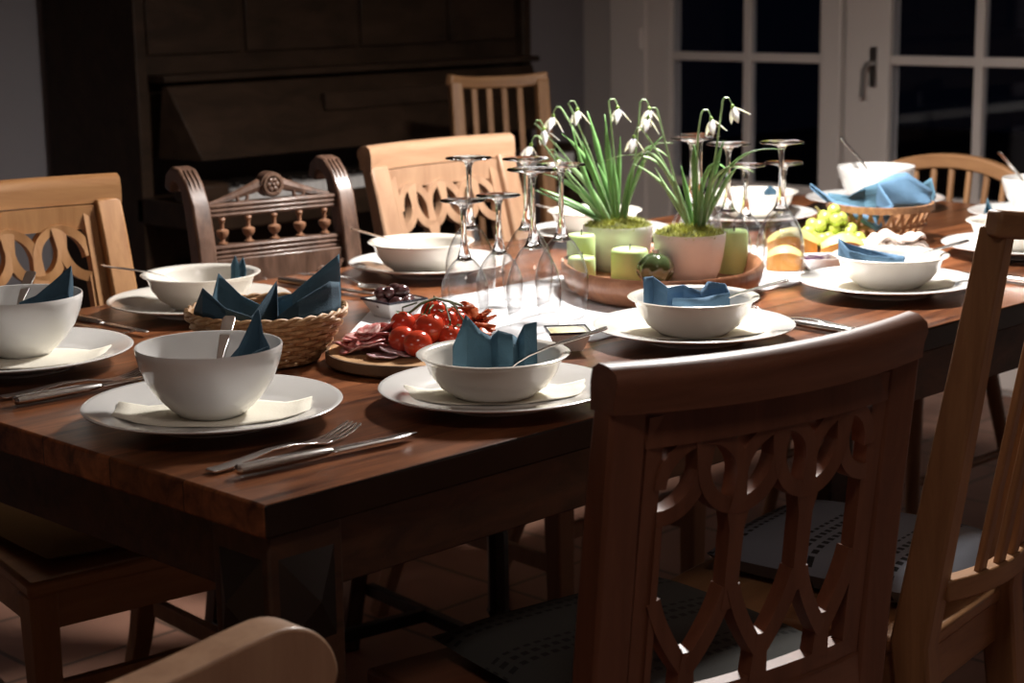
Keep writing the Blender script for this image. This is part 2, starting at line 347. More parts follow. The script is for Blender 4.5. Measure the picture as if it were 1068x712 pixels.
# window wall: the french window opening runs Y -0.1 .. 2.74, Z 0.05 .. 2.2
wr = MB(); wr.box(XW, XW+.15, 2.78, YW, 0, 2.5); wr.box(XW, XW+.15, -3.0, -.42, 0, 2.5); wr.box(XW, XW+.15, -.42, 2.78, 2.2, 2.5); wr.box(XW, XW+.15, -.42, 2.78, 0, .02)
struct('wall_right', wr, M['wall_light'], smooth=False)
struct('trim_1', MB().box(XW-.02, XW+.02, 2.70, 2.86, 0, 2.3), M['trim'], bevel=.004)
def leaf_window(name, y0, y1, mullions, st0=.075, st1=.075, handle=None, kind='window'):
    r = thing(name, (XW, y0, 0)); r['kind'] = 'structure'
    L = y1-y0; f = MB()
    f.box(-.01, .05, 0, st0, .02, 2.2); f.box(-.01, .05, L-st1, L, .02, 2.2); f.box(-.01, .05, st0, L-st1, .02, .16); f.box(-.01, .05, st0, L-st1, 2.1, 2.2)
    f.build('window_frame', M['trim'], r, bevel=.004)
    g = MB()
    for q in mullions: g.box(.0, .035, q-y0-.014, q-y0+.014, .16, 2.1)
    for z in (.56, .98, 1.42, 1.84): g.box(.002, .033, st0, L-st1, z-.014, z+.014)
    g.build('glazing_bar', M['trim'], r, bevel=.003)
    MB().box(.014, .020, st0, L-st1, .16, 2.1).build('pane', M['pane'], r, smooth=False)
    if handle is not None:
        h = MB(); h.box(-.018, -.01, handle-y0-.012, handle-y0+.012, .90, 1.02); h.tube([(-.018, handle-y0, .97), (-.05, handle-y0, .97), (-.052, handle-y0+.01, .95), (-.054, handle-y0+.012, .87)], .008)
        h.build('handle', M['steel_dark'], r)
    return r
leaf_window('window_1', 1.915, 2.70, [2.285], .075, .10)
leaf_window('window_2', .76, 1.895, [1.44, 1.10], .075, .155, handle=1.79)
leaf_window('window_3', -.40, .74, [.35], .075, .075)
hg = MB(); hg.tube([(XW-.03, 2.715, 1.00), (XW-.03, 2.715, 1.07)], .009); hg.tube([(XW-.03, 2.715, .2), (XW-.03, 2.715, .28)], .009)
o = hg.build('trim_2', M['trim']); o['kind'] = 'structure'
struct('ground_outside', MB().box(XW+.3, XW+9, -6, 8, -.12, -.06), plain('outside_paving', (.10, .10, .10), .8, var=.3), smooth=False)

# ---------------------------------------------------------------- lamp above the table (above the frame)
lp = thing('pendant_lamp', LAMP, 0, 'dark metal dome pendant lamp hanging above the dining table', 'lamp')
MB().lathe([(.03, .17), (.09, .15), (.17, .07), (.22, -.10), (.223, -.10), (.173, .075), (.09, .157), (.03, .177)], 40).build('lamp_shade', M['black_metal'], lp)
MB().tube([(0, 0, .13), (0, 0, 2.5-LAMP.z)], .004).build('cord', M['black_metal'], lp)
MB().tube([(0, 0, .175), (0, 0, .07)], .022, 12).build('socket', M['black_metal'], lp)
MB().sphere((0, 0, .045), .032).build('bulb', M['bulb'], lp)
ld = bpy.data.lights.new('lamp_light', 'POINT'); ld.energy = LAMP_W; ld.color = (1, .95, .90); ld.shadow_soft_size = .09
lo = bpy.data.objects.new('lamp_light', ld); C.objects.link(lo); lo.parent = lp; lo.location = (0, 0, -.02)
cd = bpy.data.lights.new('added_fill_light', 'AREA'); cd.energy = FILL_W; cd.size = .5; cd.color = (1, .86, .78)  # added out-of-view fill, brightens the sides facing the camera
co = bpy.data.objects.new('added_fill_light', cd); C.objects.link(co); co.location = (-.5, -1.1, 2.47)
cl = thing('added_fill_panel', (-.5, -1.1, 2.5), 0, 'unseen square white fill light added above the camera', 'lamp')
MB().box(-.26, .26, -.26, .26, -.02, 0).build('fill_panel_body', M['trim'], cl)  # casing made up for the added fill light

# ---------------------------------------------------------------- dining table
TL, TW = 2.40, 1.05
t = thing('dining_table', (0, 0, 0), 0, 'long dark reddish-brown wooden dining table set for a meal', 'table')
MB().box(0, TL, 0, TW, H-.034, H).build('tabletop', M['table'], t, bevel=.003)
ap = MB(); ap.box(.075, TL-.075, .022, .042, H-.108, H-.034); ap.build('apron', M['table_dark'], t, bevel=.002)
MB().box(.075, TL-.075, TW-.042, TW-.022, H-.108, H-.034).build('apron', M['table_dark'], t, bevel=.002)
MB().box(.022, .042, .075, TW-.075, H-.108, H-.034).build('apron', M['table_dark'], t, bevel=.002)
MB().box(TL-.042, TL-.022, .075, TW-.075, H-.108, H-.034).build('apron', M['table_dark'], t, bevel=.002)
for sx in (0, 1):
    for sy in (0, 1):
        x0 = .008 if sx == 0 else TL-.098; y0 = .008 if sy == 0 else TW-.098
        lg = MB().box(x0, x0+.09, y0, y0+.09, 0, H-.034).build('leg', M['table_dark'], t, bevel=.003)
        py = MB(); zc_, hh = H-.105, .046; mx_, my_ = x0+.045, y0+.045
        xs = x0 if sx == 0 else x0+.09; dx = -.02 if sx == 0 else .02
        py.add([(xs, my_-.034, zc_-hh), (xs, my_+.034, zc_-hh), (xs, my_+.034, zc_+hh), (xs, my_-.034, zc_+hh), (xs+dx, my_, zc_)], [(0,1,4),(1,2,4),(2,3,4),(3,0,4),(3,2,1,0)])
        ys = y0 if sy == 0 else y0+.09; dy = -.02 if sy == 0 else .02
        py.add([(mx_-.034, ys, zc_-hh), (mx_+.034, ys, zc_-hh), (mx_+.034, ys, zc_+hh), (mx_-.034, ys, zc_+hh), (mx_, ys+dy, zc_)], [(0,1,4),(1,2,4),(2,3,4),(3,0,4),(3,2,1,0)])
        py.build('raised_boss', M['black_wood'], lg, smooth=False)
rn = MB()
out = [(.485, .49), (.60, .585), (.72, .685)] + [(.72+i*.1, .685+.006*sin(i*2.2)) for i in range(1, 9)] + [(1.60, .68), (1.60, .41)]
near = [(1.60, .41), (1.46, .385), (1.32, .35), (1.17, .352), (1.01, .350), (.90, .315), (.80, .285), (.68, .30), (.56, .36), (.485, .49)]
pts = list(out)
for i in range(len(near)-1):
    a, b = near[i], near[i+1]
    for k in range(1, 7):
        q = k/6; x = a[0]+(b[0]-a[0])*q; y = a[1]+(b[1]-a[1])*q; pts.append((x, y-.005*abs(sin(3*pi*q))))
pts = pts[:-1]; n_ = len(pts)
rn.add([(x, y, 0) for x, y in pts]+[(x, y, .0022) for x, y in pts], [tuple(range(n_-1, -1, -1)), tuple(range(n_, 2*n_))]+[(i, (i+1) % n_, (i+1) % n_+n_, i+n_) for i in range(n_)])
o = rn.build('table_runner', M['linen'], None, smooth=False); o.location = (0, 0, H+.0003)
tag(o, 'white cloth runner with scalloped edge lying along the table centre', 'table runner')

# ---------------------------------------------------------------- chairs
def seat_and_legs(r, w, dpt, zs, mat, matx, yb, rail=.055, front=True):
    """seat board from yb to yb+dpt, front legs, side stretchers"""
    y1 = yb+dpt; wf = w/2+.02
    MB().hexa([(-w/2+.015, yb-.01, zs-.022), (w/2-.015, yb-.01, zs-.022), (wf, y1, zs-.022), (-wf, y1, zs-.022), (-w/2+.015, yb-.01, zs), (w/2-.015, yb-.01, zs), (wf, y1, zs), (-wf, y1, zs)]).build('seat', matx, r, bevel=.006)
    sr = MB(); sr.bar((-w/2+.03, yb, zs-.022-rail/2), (-wf+.03, y1-.03, zs-.022-rail/2), .02, rail); sr.bar((w/2-.03, yb, zs-.022-rail/2), (wf-.03, y1-.03, zs-.022-rail/2), .02, rail)
    sr.box(-wf+.03, wf-.03, y1-.04, y1-.02, zs-.022-rail, zs-.022); sr.box(-w/2+.03, w/2-.03, yb-.005, yb+.015, zs-.022-rail, zs-.022)
    sr.build('seat_rail', matx, r, bevel=.002)
    for s in (-1, 1):
        MB().bar((s*(wf-.025), y1-.03, zs-.022), (s*(wf-.03), y1-.03, 0), .042, .042, .03, .03, side=(1, 0, 0)).build('front_leg', mat, r, bevel=.003)
        MB().bar((s*(w/2-.025), yb, .22), (s*(wf-.028), y1-.03, .22), .016, .028, side=(1, 0, 0)).build('stretcher', mat, r, bevel=.002)
    MB().bar((-wf+.03, y1-.03, .28), (wf-.03, y1-.03, .28), .016, .028, side=(0, 1, 0)).build('stretcher', mat, r, bevel=.002)
def oval_chair(label, top, ang, w, zt, zs, dpt, mats, group='chairs with interlaced oval backs', rake=.09, bow=.028, sag=.0):
    """top = plan position of the middle of the top rail ends; local +y is the sitter's front"""
    mat, matx = mats
    def yb(z):
        q = max(0, (z-zs)/(zt-zs)); return -rake*(q*.75+q*q*.25)
    ca, sa = cos(ang), sin(ang); yt = yb(zt)
    loc = (top[0]+sa*yt, top[1]-ca*yt, 0)
    r = thing('oval_back_chair', loc, ang, label, 'chair', group)
    def Y(x, z): return yb(z)-bow*(1-(2*x/w)**2)
    # rear posts = back legs
    for s in (-1, 1):
        zz = [0, .15, .3, zs, zs+.12, zs+.24, zt-.10, zt-.042]
        P = [(s*(w/2-.022), (.0-.14*(1-z/zs)**1.6 if z < zs else Y(w/2*.95, z)), z) for z in zz]
        MB().strip(P, [.014, .016, .019, .021, .022, .022, .022, .022], [.014, .016, .018, .02, .018, .017, .016, .014], sides=(1, 0, 0)).build('rear_post', mat, r, bevel=.004)
    # top rail: deep board, bowed, with a rounded rolled top
    n = 24; vs = []; hR = .046
    prof = [(.017, -hR), (.017, -.02), (.014, -.006), (.004, 0), (-.010, -.001), (-.022, -.008), (-.024, -.018), (-.019, -.03), (-.017, -hR)]
    k = len(prof); tr = MB()
    for i in range(n+1):
        x = -w/2+w*i/n; z0 = zt+sag*(abs(2*x/w)**2-1)
        for dy, dz in prof: vs.append((x, Y(x, zt-.03)+dy, z0+dz))
    fs = [(i*k+j, i*k+(j+1) % k, (i+1)*k+(j+1) % k, (i+1)*k+j) for i in range(n) for j in range(k)]+[tuple(range(k)), tuple(range(n*k+k-1, n*k-1, -1))]
    tr.add(vs, fs); tr.build('top_rail', matx, r, ang=50)
    # panel
    W = w-.13; zo = zt-.084; zb = zt-.352; s_ = W/3; th = .009
    fw = MB()
    def P3(x, z): return (x, Y(x, z)+.004, z)
    def rib(p, hw): fw.strip([P3(x, z) for x, z in p], [h for h in hw] if isinstance(hw, list) else hw, th, sides=[Vector((-(p[min(i+1, len(p)-1)][1]-p[max(i-1, 0)][1]), 0, p[min(i+1, len(p)-1)][0]-p[max(i-1, 0)][0])) for i in range(len(p))])
    def seg(x0, x1, z): return [(x0+(x1-x0)*i/16, z) for i in range(17)]
    rib(seg(-W/2-.02, W/2+.02, zo+.017), .019)
    rib(seg(-W/2-.02, W/2+.02, zb-.012), .012)
    for s in (-1, 1): rib([(s*(W/2+.010), zo+.03-i*(zo-zb+.05)/8) for i in range(9)], .010)
    za = zo-.045; zu = zo-.026
    for kx in range(3):
        xk = -W/2+s_*(kx+.5)
        rib([(xk+s_/2*cos(a), za+(zo+.001-za)*sin(a)) for a in [pi*i/16 for i in range(17)]], .0072)
        rib([(xk, zo+.002), (xk, zo-.018), (xk, zo-.034)], [.013, .010, .008])
        rib([(xk, zo-.222), (xk, zo-.236), (xk, zb-.005)], [.006, .009, .012])
    for j in range(4):
        xj = -W/2+s_*j
        A = [pi*i/16 for i in range(17)]
        if j == 0: A = [a for a in A if a <= pi/2+.01]
        if j == 3: A = [a for a in A if a >= pi/2-.01]
        rib([(xj+s_/2*cos(a), zu-.050*sin(a)) for a in A], .0080)
        if 0 < j < 3:
            rib([(xj, za+.006), (xj, za-.02), (xj, zu-.056), (xj, zo-.10), (xj, zo-.165), (xj, zo-.185)], [.007, .009, .014, .0095, .009, .011])
        else:
            q = 1 if j == 0 else -1
            rib([(xj+q*.002, zu-.05), (xj+q*.002, zb)], .004)
        for q in (-1, 1):
            if (j == 0 and q < 0) or (j == 3 and q > 0): continue
            b = bez((xj+q*.003, 0, zo-.162), (xj+q*s_*.14, 0, zo-.20), (xj+q*s_*.5, 0, zo-.243), 8)
            rib([(p.x, max(p.z, zb)) for p in b], .0085)
    fw.build('fretwork_panel', mat, r, ang=35)
    rl = MB(); rl.strip([(-w/2+.03+(w-.06)*i/12, Y(-w/2+.03+(w-.06)*i/12, zb-.045), zb-.045) for i in range(13)], .026, .011, sides=(0, 0, 1)); rl.build('lower_rail', matx, r, bevel=.003)
    seat_and_legs(r, w, dpt, zs, mat, matx, 0)
    return r
def slat_chair(label, top, ang, w, zt, zs, dpt, mats, rake=.07, bow=.04, nsl=4, slw=.026, gapfrac=.24, zlow=.56, group='chairs with slatted backs'):
    mat, matx = mats
    def yb(z): return -rake*max(0, (z-zs)/(zt-zs))
    ca, sa = cos(ang), sin(ang); yt = yb(zt)
    r = thing('slat_back_chair', (top[0]+sa*yt, top[1]-ca*yt, 0), ang, label, 'chair', group)
    def Y(x, z): return yb(z)-bow*(1-(2*x/w)**2)
    for s in (-1, 1):
        P = [(s*(w/2-.018+.0), (-.09*(1-z/zs)**1.6 if z < zs else yb(z)), z) for z in (0, .15, .3, zs, zs+.2, zt-.01)]
        MB().strip(P, [.014, .016, .018, .019, .018, .016], [.014, .018, .021, .024, .021, .016], sides=(1, 0, 0)).build('rear_post', mat, r, bevel=.004)
    n = 16; xs = [-w/2+w*i/n for i in range(n+1)]
    MB().strip([(x, Y(x, zt-.012), zt-.014+.010*(abs(2*x/w)**3)) for x in xs], .015, .013, sides=(0, 0, 1)).build('top_rail', matx, r, bevel=.004)
    xs = [-w/2+.03+(w-.06)*i/n for i in range(n+1)]
    MB().strip([(x, Y(x, zlow), zlow) for x in xs], .0135, .012, sides=(0, 0, 1)).build('lower_rail', matx, r, bevel=.003)
    span = w*(1-2*gapfrac)
    for i in range(nsl):
        x = -span/2+span*i/(nsl-1)
        MB().bar((x, Y(x, zlow)+0, zlow), (x, Y(x, zt)+0, zt-.02), slw, .010, side=(1, 0, 0)).build('back_slat', mat, r, bevel=.003)
    seat_and_legs(r, w, dpt, zs, mat, matx, 0)
    return r
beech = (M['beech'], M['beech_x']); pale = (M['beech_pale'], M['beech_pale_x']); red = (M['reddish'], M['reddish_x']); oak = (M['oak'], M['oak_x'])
oval_chair('reddish-brown oval-fretwork chair seen from behind in the foreground', (.4215, -.262), R(-10), .41, .88, .46, .37, red, rake=.05, sag=.004)
oval_chair('honey-coloured oval-fretwork chair at the left, beyond the deep bowl', (.449, 1.250), R(173), .385, .93, .45, .40, beech, rake=.12)
oval_chair('pale oval-fretwork chair beyond the upturned wine glasses', (1.388, 1.255), R(179), .375, .93, .45, .41, pale, rake=.12)
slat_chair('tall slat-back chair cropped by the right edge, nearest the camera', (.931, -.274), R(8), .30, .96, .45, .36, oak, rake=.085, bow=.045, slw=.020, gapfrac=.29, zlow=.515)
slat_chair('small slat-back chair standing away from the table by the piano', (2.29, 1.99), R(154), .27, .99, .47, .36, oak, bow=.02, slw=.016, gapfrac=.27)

# cushions lie on the seats
def cushion(name, loc, rz, w, d, h, mat, label):
    mb = MB(); n = 18; g = []
    vs = []
    for sgn in (1, -1):
        for i in range(n+1):
            for j in range(n+1):
                u, v = -1+2*i/n, -1+2*j/n; e = (1-abs(u)**5)*(1-abs(v)**5)
                vs.append((u*w/2*(1-.04*v*v), v*d/2*(1-.04*u*u), h/2+sgn*h/2*max(0, e)**.45))
    N = (n+1)*(n+1)
    fs = [(i*(n+1)+j, (i+1)*(n+1)+j, (i+1)*(n+1)+j+1, i*(n+1)+j+1) for i in range(n) for j in range(n)]
    mb.add(vs, fs+[tuple(q+N for q in f[::-1]) for f in fs])
    o = mb.build(name, mat); o.location = loc; o.rotation_euler = (0, 0, rz)
    return tag(o, label, 'cushion')
cushion('seat_cushion', (.50, -.02, .4605), R(-10), .36, .34, .035, M['cushion_dark'], 'dark dash-patterned cushion on the seat of the foreground oval-back chair')
cushion('seat_cushion', (.958, -.012, .4505), R(8), .27, .32, .06, M['cushion_grey'], 'grey black-dotted cushion on the slat-back chair at the right')
cushion('seat_cushion', (.42, .94, .4505), R(173), .36, .34, .028, M['cushion_olive'], 'olive-beige cushion on the honey-coloured chair under the left table end')

# antique carved chair
ac = thing('carved_antique_chair', (.908, 1.123, 0), R(171), 'dark antique chair with turned spindles, scrolled posts and a carved rosette', 'chair')
wA = .318; zt = .915
def ya(z): return -(.10*max(0, (z-.45)/.47))
for s in (-1, 1):
    zz = [0, .2, .45, .6, .72, .80, .86, .895, .912, .915, .905, .885]
    yy = [-.08, -.03, 0, -.01, -.02, -.032, -.045, -.062, -.082, -.100, -.116, -.122]
    P = [(s*(wA/2-.018), y, z) for y, z in zip(yy, zz)]
    MB().strip(P, .017, [.018]*7+[.013]*5, sides=(1, 0, 0)).build('rear_post', M['antique'], ac, bevel=.004)
    gr = MB()
    for q in (-.008, .0, .008):
        gr.tube([(x+q, y+(.0135 if z < .87 else .011), z+(0 if z < .87 else .008)) for x, y, z in P[3:10]], .0022, 5)
    gr.build('reeding', M['antique'], ac)
def rail(z, h, nm='back_rail'):
    y = -.028-(z-.72)*.15
    mb = MB().box(-wA/2+.03, wA/2-.03, y-.013, y+.010, z-h/2, z+h/2)
    for q in (-.33, 0, .33): mb.tube([(-wA/2+.03, y+.010, z+q*h), (wA/2-.03, y+.010, z+q*h)], h*.13, 6)
    return mb.build(nm, M['antique'], ac, bevel=.001), y
rail(.853, .024); rail(.783, .024)
sp = [(.004, -.032), (.009, -.031), (.009, -.028), (.005, -.026), (.004, -.020), (.008, -.014), (.011, -.006), (.011, .001), (.0095, .003), (.004, .006), (.0035, .018), (.005, .024), (.0065, .028), (.005, .033)]
for i in range(5):
    x = -.100+.050*i; MB().lathe([(r_, z_*.70) for r_, z_ in sp], 14, (x, -.038, .818)).build('spindle', M['antique_light'], ac)
MB().box(-wA/2+.03, wA/2-.03, -.032, -.018, .62, .772).build('carved_panel', M['antique'], ac, bevel=.002)
cv = MB()
for s in (-1, 1):
    for k in range(3):
        cv.tube([(s*(.02+.045*k+.028*(1-cos(a))*.5), -.016, .695+.035*sin(a*1.0)+.01*k) for a in [pi*i/12 for i in range(13)]], .004, 6)
cv.build('carved_scroll', M['antique'], ac)
cr = MB(); yr = -.05
cr.tube([(0, yr-.012, .890), (0, yr+.012, .890)], .022, 20); cr.tube([(.0165*cos(a), yr+.013, .890+.0165*sin(a)) for a in [2*pi*i/20 for i in range(20)]], .0035, 6, closed=True)
for i in range(6):
    a = pi*i/3; cr.sphere((.008*cos(a), yr+.013, .890+.008*sin(a)), (.005, .004, .005), 8, 6)
cr.sphere((0, yr+.015, .890), .004, 8, 6)
cr.build('rosette', M['antique'], ac)
for s in (-1, 1):
    c_ = MB(); c_.tube([(s*(.02+.1*q), yr, .868+.022*(1-q)**1.3*(1+.0)-.004*q) for q in [i/10 for i in range(11)]], [.011-.008*i/10 for i in range(11)], 8)
    c_.tube([(s*(.055+.010*cos(a)), yr+.004, .872+.010*sin(a)) for a in [2*pi*i/12 for i in range(12)]], .0035, 6, closed=True)
    c_.build('crest_scroll', M['antique'], ac)
MB().hexa([(-.17, -.02, .42), (.17, -.02, .42), (.2, .41, .42), (-.2, .41, .42), (-.17, -.02, .455), (.17, -.02, .455), (.2, .41, .455), (-.2, .41, .455)]).build('seat', M['antique'], ac, bevel=.008)
sr = MB(); sr.box(-.17, .17, .37, .39, .36, .42); sr.bar((-.16, 0, .39), (-.18, .38, .39), .02, .06); sr.bar((.16, 0, .39), (.18, .38, .39), .02, .06); sr.build('seat_rail', M['antique'], ac)
for s in (-1, 1):
    MB().lathe([(.020, .42), (.020, .36), (.013, .345), (.018, .33), (.018, .20), (.021, .195), (.016, .185), (.013, .175), (.026, .165), (.026, .10), (.015, .09), (.018, .06), (.012, .03), (.016, 0)], 8, (s*.172, .37, 0)).build('front_leg', M['black_wood'], ac, ang=20)
    MB().bar((s*.157, -.02, .13), (s*.172, .37, .13), .018, .022, side=(1, 0, 0)).build('stretcher', M['black_wood'], ac, bevel=.002)
MB().bar((-.165, .16, .13), (.165, .16, .13), .018, .022, side=(0, 1, 0)).build('stretcher', M['black_wood'], ac, bevel=.002)

# arch-backed chair at the far end, faces -X
wc = thing('arched_back_chair', (2.44, .79, 0), R(90), 'low arched spindle-back chair at the far end of the table', 'chair')
def arch(a): return (-.245*cos(a), -.03-.05*(1-sin(a))*-1, .60+.245*max(0, sin(a))**.9)
bow_p = [(.25*cos(a)*-1, -.07+.05*(1-sin(a)), .66+.165*sin(a)**.8 if sin(a) > 0 else .66) for a in [pi*i/28 for i in range(29)]]
MB().strip([(-.25, 0, .46)]+bow_p+[(.25, 0, .46)], .013, .016, sides=(0, 1, 0)).build('back_hoop', M['oak_x'], wc, bevel=.004)
for i in range(9):
    x = -.18+.045*i; a = math.acos(max(-1, min(1, -x/.25))); zt_ = .66+.165*sin(a)**.8
    MB().tube([(x*.8, -.03, .45), (x, -.07+.05*(1-sin(a)), zt_)], .0075, 8).build('spindle', M['oak'], wc)
MB().lathe([(.0, .425), (.22, .43), (.235, .44), (.22, .455), (0, .447)], 36, (0, .14, 0)).build('seat', M['oak_x'], wc)
for s in (-1, 1):
    MB().tube([(s*.15, .02, .43), (s*.20, -.08, 0)], [.018, .012], 10).build('leg', M['oak'], wc)
    MB().tube([(s*.14, .28, .43), (s*.19, .36, 0)], [.018, .012], 10).build('leg', M['oak'], wc)
    MB().tube([(s*.175, -.03, .2), (s*.165, .32, .2)], .010, 8).build('stretcher', M['oak'], wc)

# armchair at the near end, only its arm tip is in view; faces +X
am = thing('armchair', (-.540, .175, 0.026), R(-90), 'light wooden armchair at the near table end, only its curved arm in view', 'chair')
for s in (-1, 1):
    ol_ = [(y, .650+.018*math.exp(-((y-.47)/.12)**2)+.02*max(0, (.25-y))) for y in [-.02+.02*i for i in range(24)]]
    zt_ = ol_[-1][1]
    ol_ += [(.44+.062*sin(a), .612+(zt_-.612)*cos(a)) for a in [pi/2*i/10 for i in range(1, 11)]]
    ol_ += [(.499, .602), (.490, .593), (.476, .589), (.458, .591), (.442, .599), (.428, .608), (.41, .615), (.38, .620), (.30, .622), (.15, .624), (-.02, .628)]
    n = len(ol_); ax_ = MB()
    ax_.add([(s*.30-.022, y, z) for y, z in ol_]+[(s*.30+.022, y, z) for y, z in ol_], [tuple(range(n)), tuple(range(2*n-1, n-1, -1))]+[(i, i+n, (i+1) % n+n, (i+1) % n) for i in range(n)])
    ax_.build('armrest', M['beech_pale'], am, bevel=.003)
    MB().bar((s*.295, .36, -.026), (s*.30, .33, .63), .03, .035, .026, .03, side=(1, 0, 0)).build('front_leg', M['beech'], am, bevel=.003)
    MB().strip([(s*.28, -.08, -.026), (s*.28, 0, .45), (s*.28, -.03, .7), (s*.28, -.08, .95)], .018, .016, sides=(1, 0, 0)).build('rear_post', M['beech'], am, bevel=.003)
MB().box(-.285, .285, -.01, .38, .42, .445).build('seat', M['beech_x'], am, bevel=.006)
MB().box(-.28, .28, -.10, -.075, .88, .95).build('top_rail', M['beech_x'], am, bevel=.006)
for i in range(5): MB().bar((-.14+.07*i, -.01, .44), (-.14+.07*i, -.085, .89), .03, .01, side=(1, 0, 0)).build('back_slat', M['beech'], am)

# ---------------------------------------------------------------- piano
pn = thing('upright_piano', (1.56, 2.27, 0), 0, 'dark brown upright piano against the back wall', 'piano')
PL = 1.42
MB().box(0, .035, .27, .70, 0, 1.27).build('side_panel', M['piano'], pn, bevel=.004)
MB().box(PL-.035, PL, .27, .70, 0, 1.27).build('side_panel', M['piano'], pn, bevel=.004)
MB().box(-.02, PL+.02, .25, .72, 1.27, 1.30).build('top_lid', M['piano'], pn, bevel=.005)
up = MB(); up.box(.035, PL-.035, .30, .33, .80, 1.27)
for a, b in ((.05, .34), (.36, .74), (.76, 1.08), (1.10, 1.37)):
    up.box(a, b, .288, .30, 1.06, 1.25)
up.build('upper_panel', M['piano'], pn, bevel=.003)
MB().box(.035, PL-.035, .20, .30, .995, 1.012).build('music_ledge', M['piano'], pn, bevel=.003)
lw_ = MB(); lw_.box(.035, PL-.035, .32, .34, .05, .62); lw_.box(.12, PL-.12, .305, .32, .15, .52); lw_.build('lower_panel', M['piano'], pn, bevel=.003)
MB().hexa([(.09, .13, .80), (PL-.09, .13, .80), (PL-.05, .27, .80), (.05, .27, .80), (.05, .215, .985), (PL-.05, .215, .985), (PL-.05, .235, .985), (.05, .235, .985)]).build('fallboard', M['piano'], pn, bevel=.003)
MB().box(.52, PL-.20, .165, .185, .90, .945).build('fallboard_ledge', M['piano'], pn, bevel=.002)
MB().box(0, PL, .0, .30, .64, .705).build('key_bed', M['piano'], pn, bevel=.004)
for x0 in (0, PL-.09): MB().box(x0, x0+.09, .02, .14, .705, .755).build('key_cheek', M['piano'], pn, bevel=.01)
kb = MB(); nk = 52; kw = (PL-.18)/nk
for i in range(nk): kb.box(.09+i*kw+.0006, .09+(i+1)*kw-.0006, .012, .15, .706, .735)
kb.build('white_keys', M['white_key'], pn, smooth=False)
kk = MB()
for i in range(nk-1):
    if i % 7 in (0, 1, 3, 4, 5): kk.box(.09+(i+1)*kw-.006, .09+(i+1)*kw+.006, .055, .15, .735, .748)
kk.build('black_keys', M['black_wood'], pn, smooth=False)
for x in (.02, PL-.09): MB().lathe([(.035, 0), (.035, .05), (.02, .08), (.035, .3), (.022, .55), (.035, .60), (.035, .64)], 12, (x+.035, .05, 0)).build('leg', M['piano'], pn)

# ---------------------------------------------------------------- crockery
def plate_profile(Rr, h=.022):
    k = Rr/.135
    return [(0, .004), (.055*k, .004), (.058*k, 0), (.066*k, 0), (.068*k, .004), (.088*k, .008), (.110*k, .016), (.130*k, h-.003), (.1345*k, h-.0015), (.1355*k, h), (.134*k, h+.0012), (.130*k, h), (.108*k, .0195), (.094*k, .0125), (.088*k, .0105), (.075*k, .0095), (0, .0095)]
def make_plate(Rr, mat=None, h=.022):
    o = MB().lathe(plate_profile(Rr, h), 72).build('dinner_plate', mat or M['china'], None, ang=60); return o
def bowl_profile():   # shallow bowl with a small turned-out lip, dia .175, height .049
    return [(0, .003), (.040, .003), (.041, 0), (.046, 0), (.049, .003), (.062, .012), (.0730, .027), (.0782, .041), (.081, .0445), (.0865, .047), (.088, .0485), (.0865, .0495), (.081, .0485), (.0770, .0465), (.0752, .041), (.0700, .028), (.059, .0135), (.046, .0065), (0, .006)]
def deep_profile():   # dia .160, height .070
    return [(0, .003), (.032, .003), (.033, 0), (.036, 0), (.038, .003), (.046, .009), (.0585, .022), (.0690, .038), (.0760, .055), (.0798, .070), (.0802, .0765), (.0797, .0776), (.0782, .0772), (.0775, .070), (.0738, .055), (.0665, .039), (.0565, .024), (.044, .0125), (.034, .008), (0, .0065)]
PZ = H+.0002
place_l = {
 'p1': (.160, .300, 'large white plate under the deep bowl nearest the table corner'),
 'pL': (.172, .733, 'large white plate cropped by the left edge under a deep bowl'),
 'p2': (.432, .130, 'white plate under the blue-napkin bowl in front of the meat board'),
 'p3': (.868, .194, 'white plate behind the foreground chair back, beside the wooden tray'),
 'p4': (1.338, .195, 'white plate left of the right-hand slat-back chair, on the cloth edge'),
 'p5': (.555, .880, 'cream plate at the far left, behind the wicker bread basket'),
 'p6': (1.020, .880, 'white plate left of the upturned glasses, beyond the olives'),
 'p7': (1.490, .920, 'white plate behind the left snowdrop pot'),
 'p8': (1.855, .855, 'white plate beyond the right group of upturned glasses'),
 'p9': (1.810, .232, 'white plate seen between the slats of the right-hand chair'),
 'pf': (2.205, .790, 'white plate under the deep bowl at the far table end'),
 'pr': (2.205, .405, 'white plate under the deep bowl at the right frame edge')}
pl0 = make_plate(.135); plc = make_plate(.135, M['cream']); plL = make_plate(.1425, M['china'], .024)
first = {}
for k_, (x, y, lab) in place_l.items():
    src = plL if k_ in ('p1', 'pL', 'pf', 'pr') else plc if k_ in ('p5',) else pl0
    o = src if src not in first else src.copy()
    if src in first: C.objects.link(o)
    first[src] = 1
    tag(place(o, (x, y, H+(.0025 if k_ in () else .0003))), lab, 'plate', 'dinner plates round the table')
place_l['p3'] and None
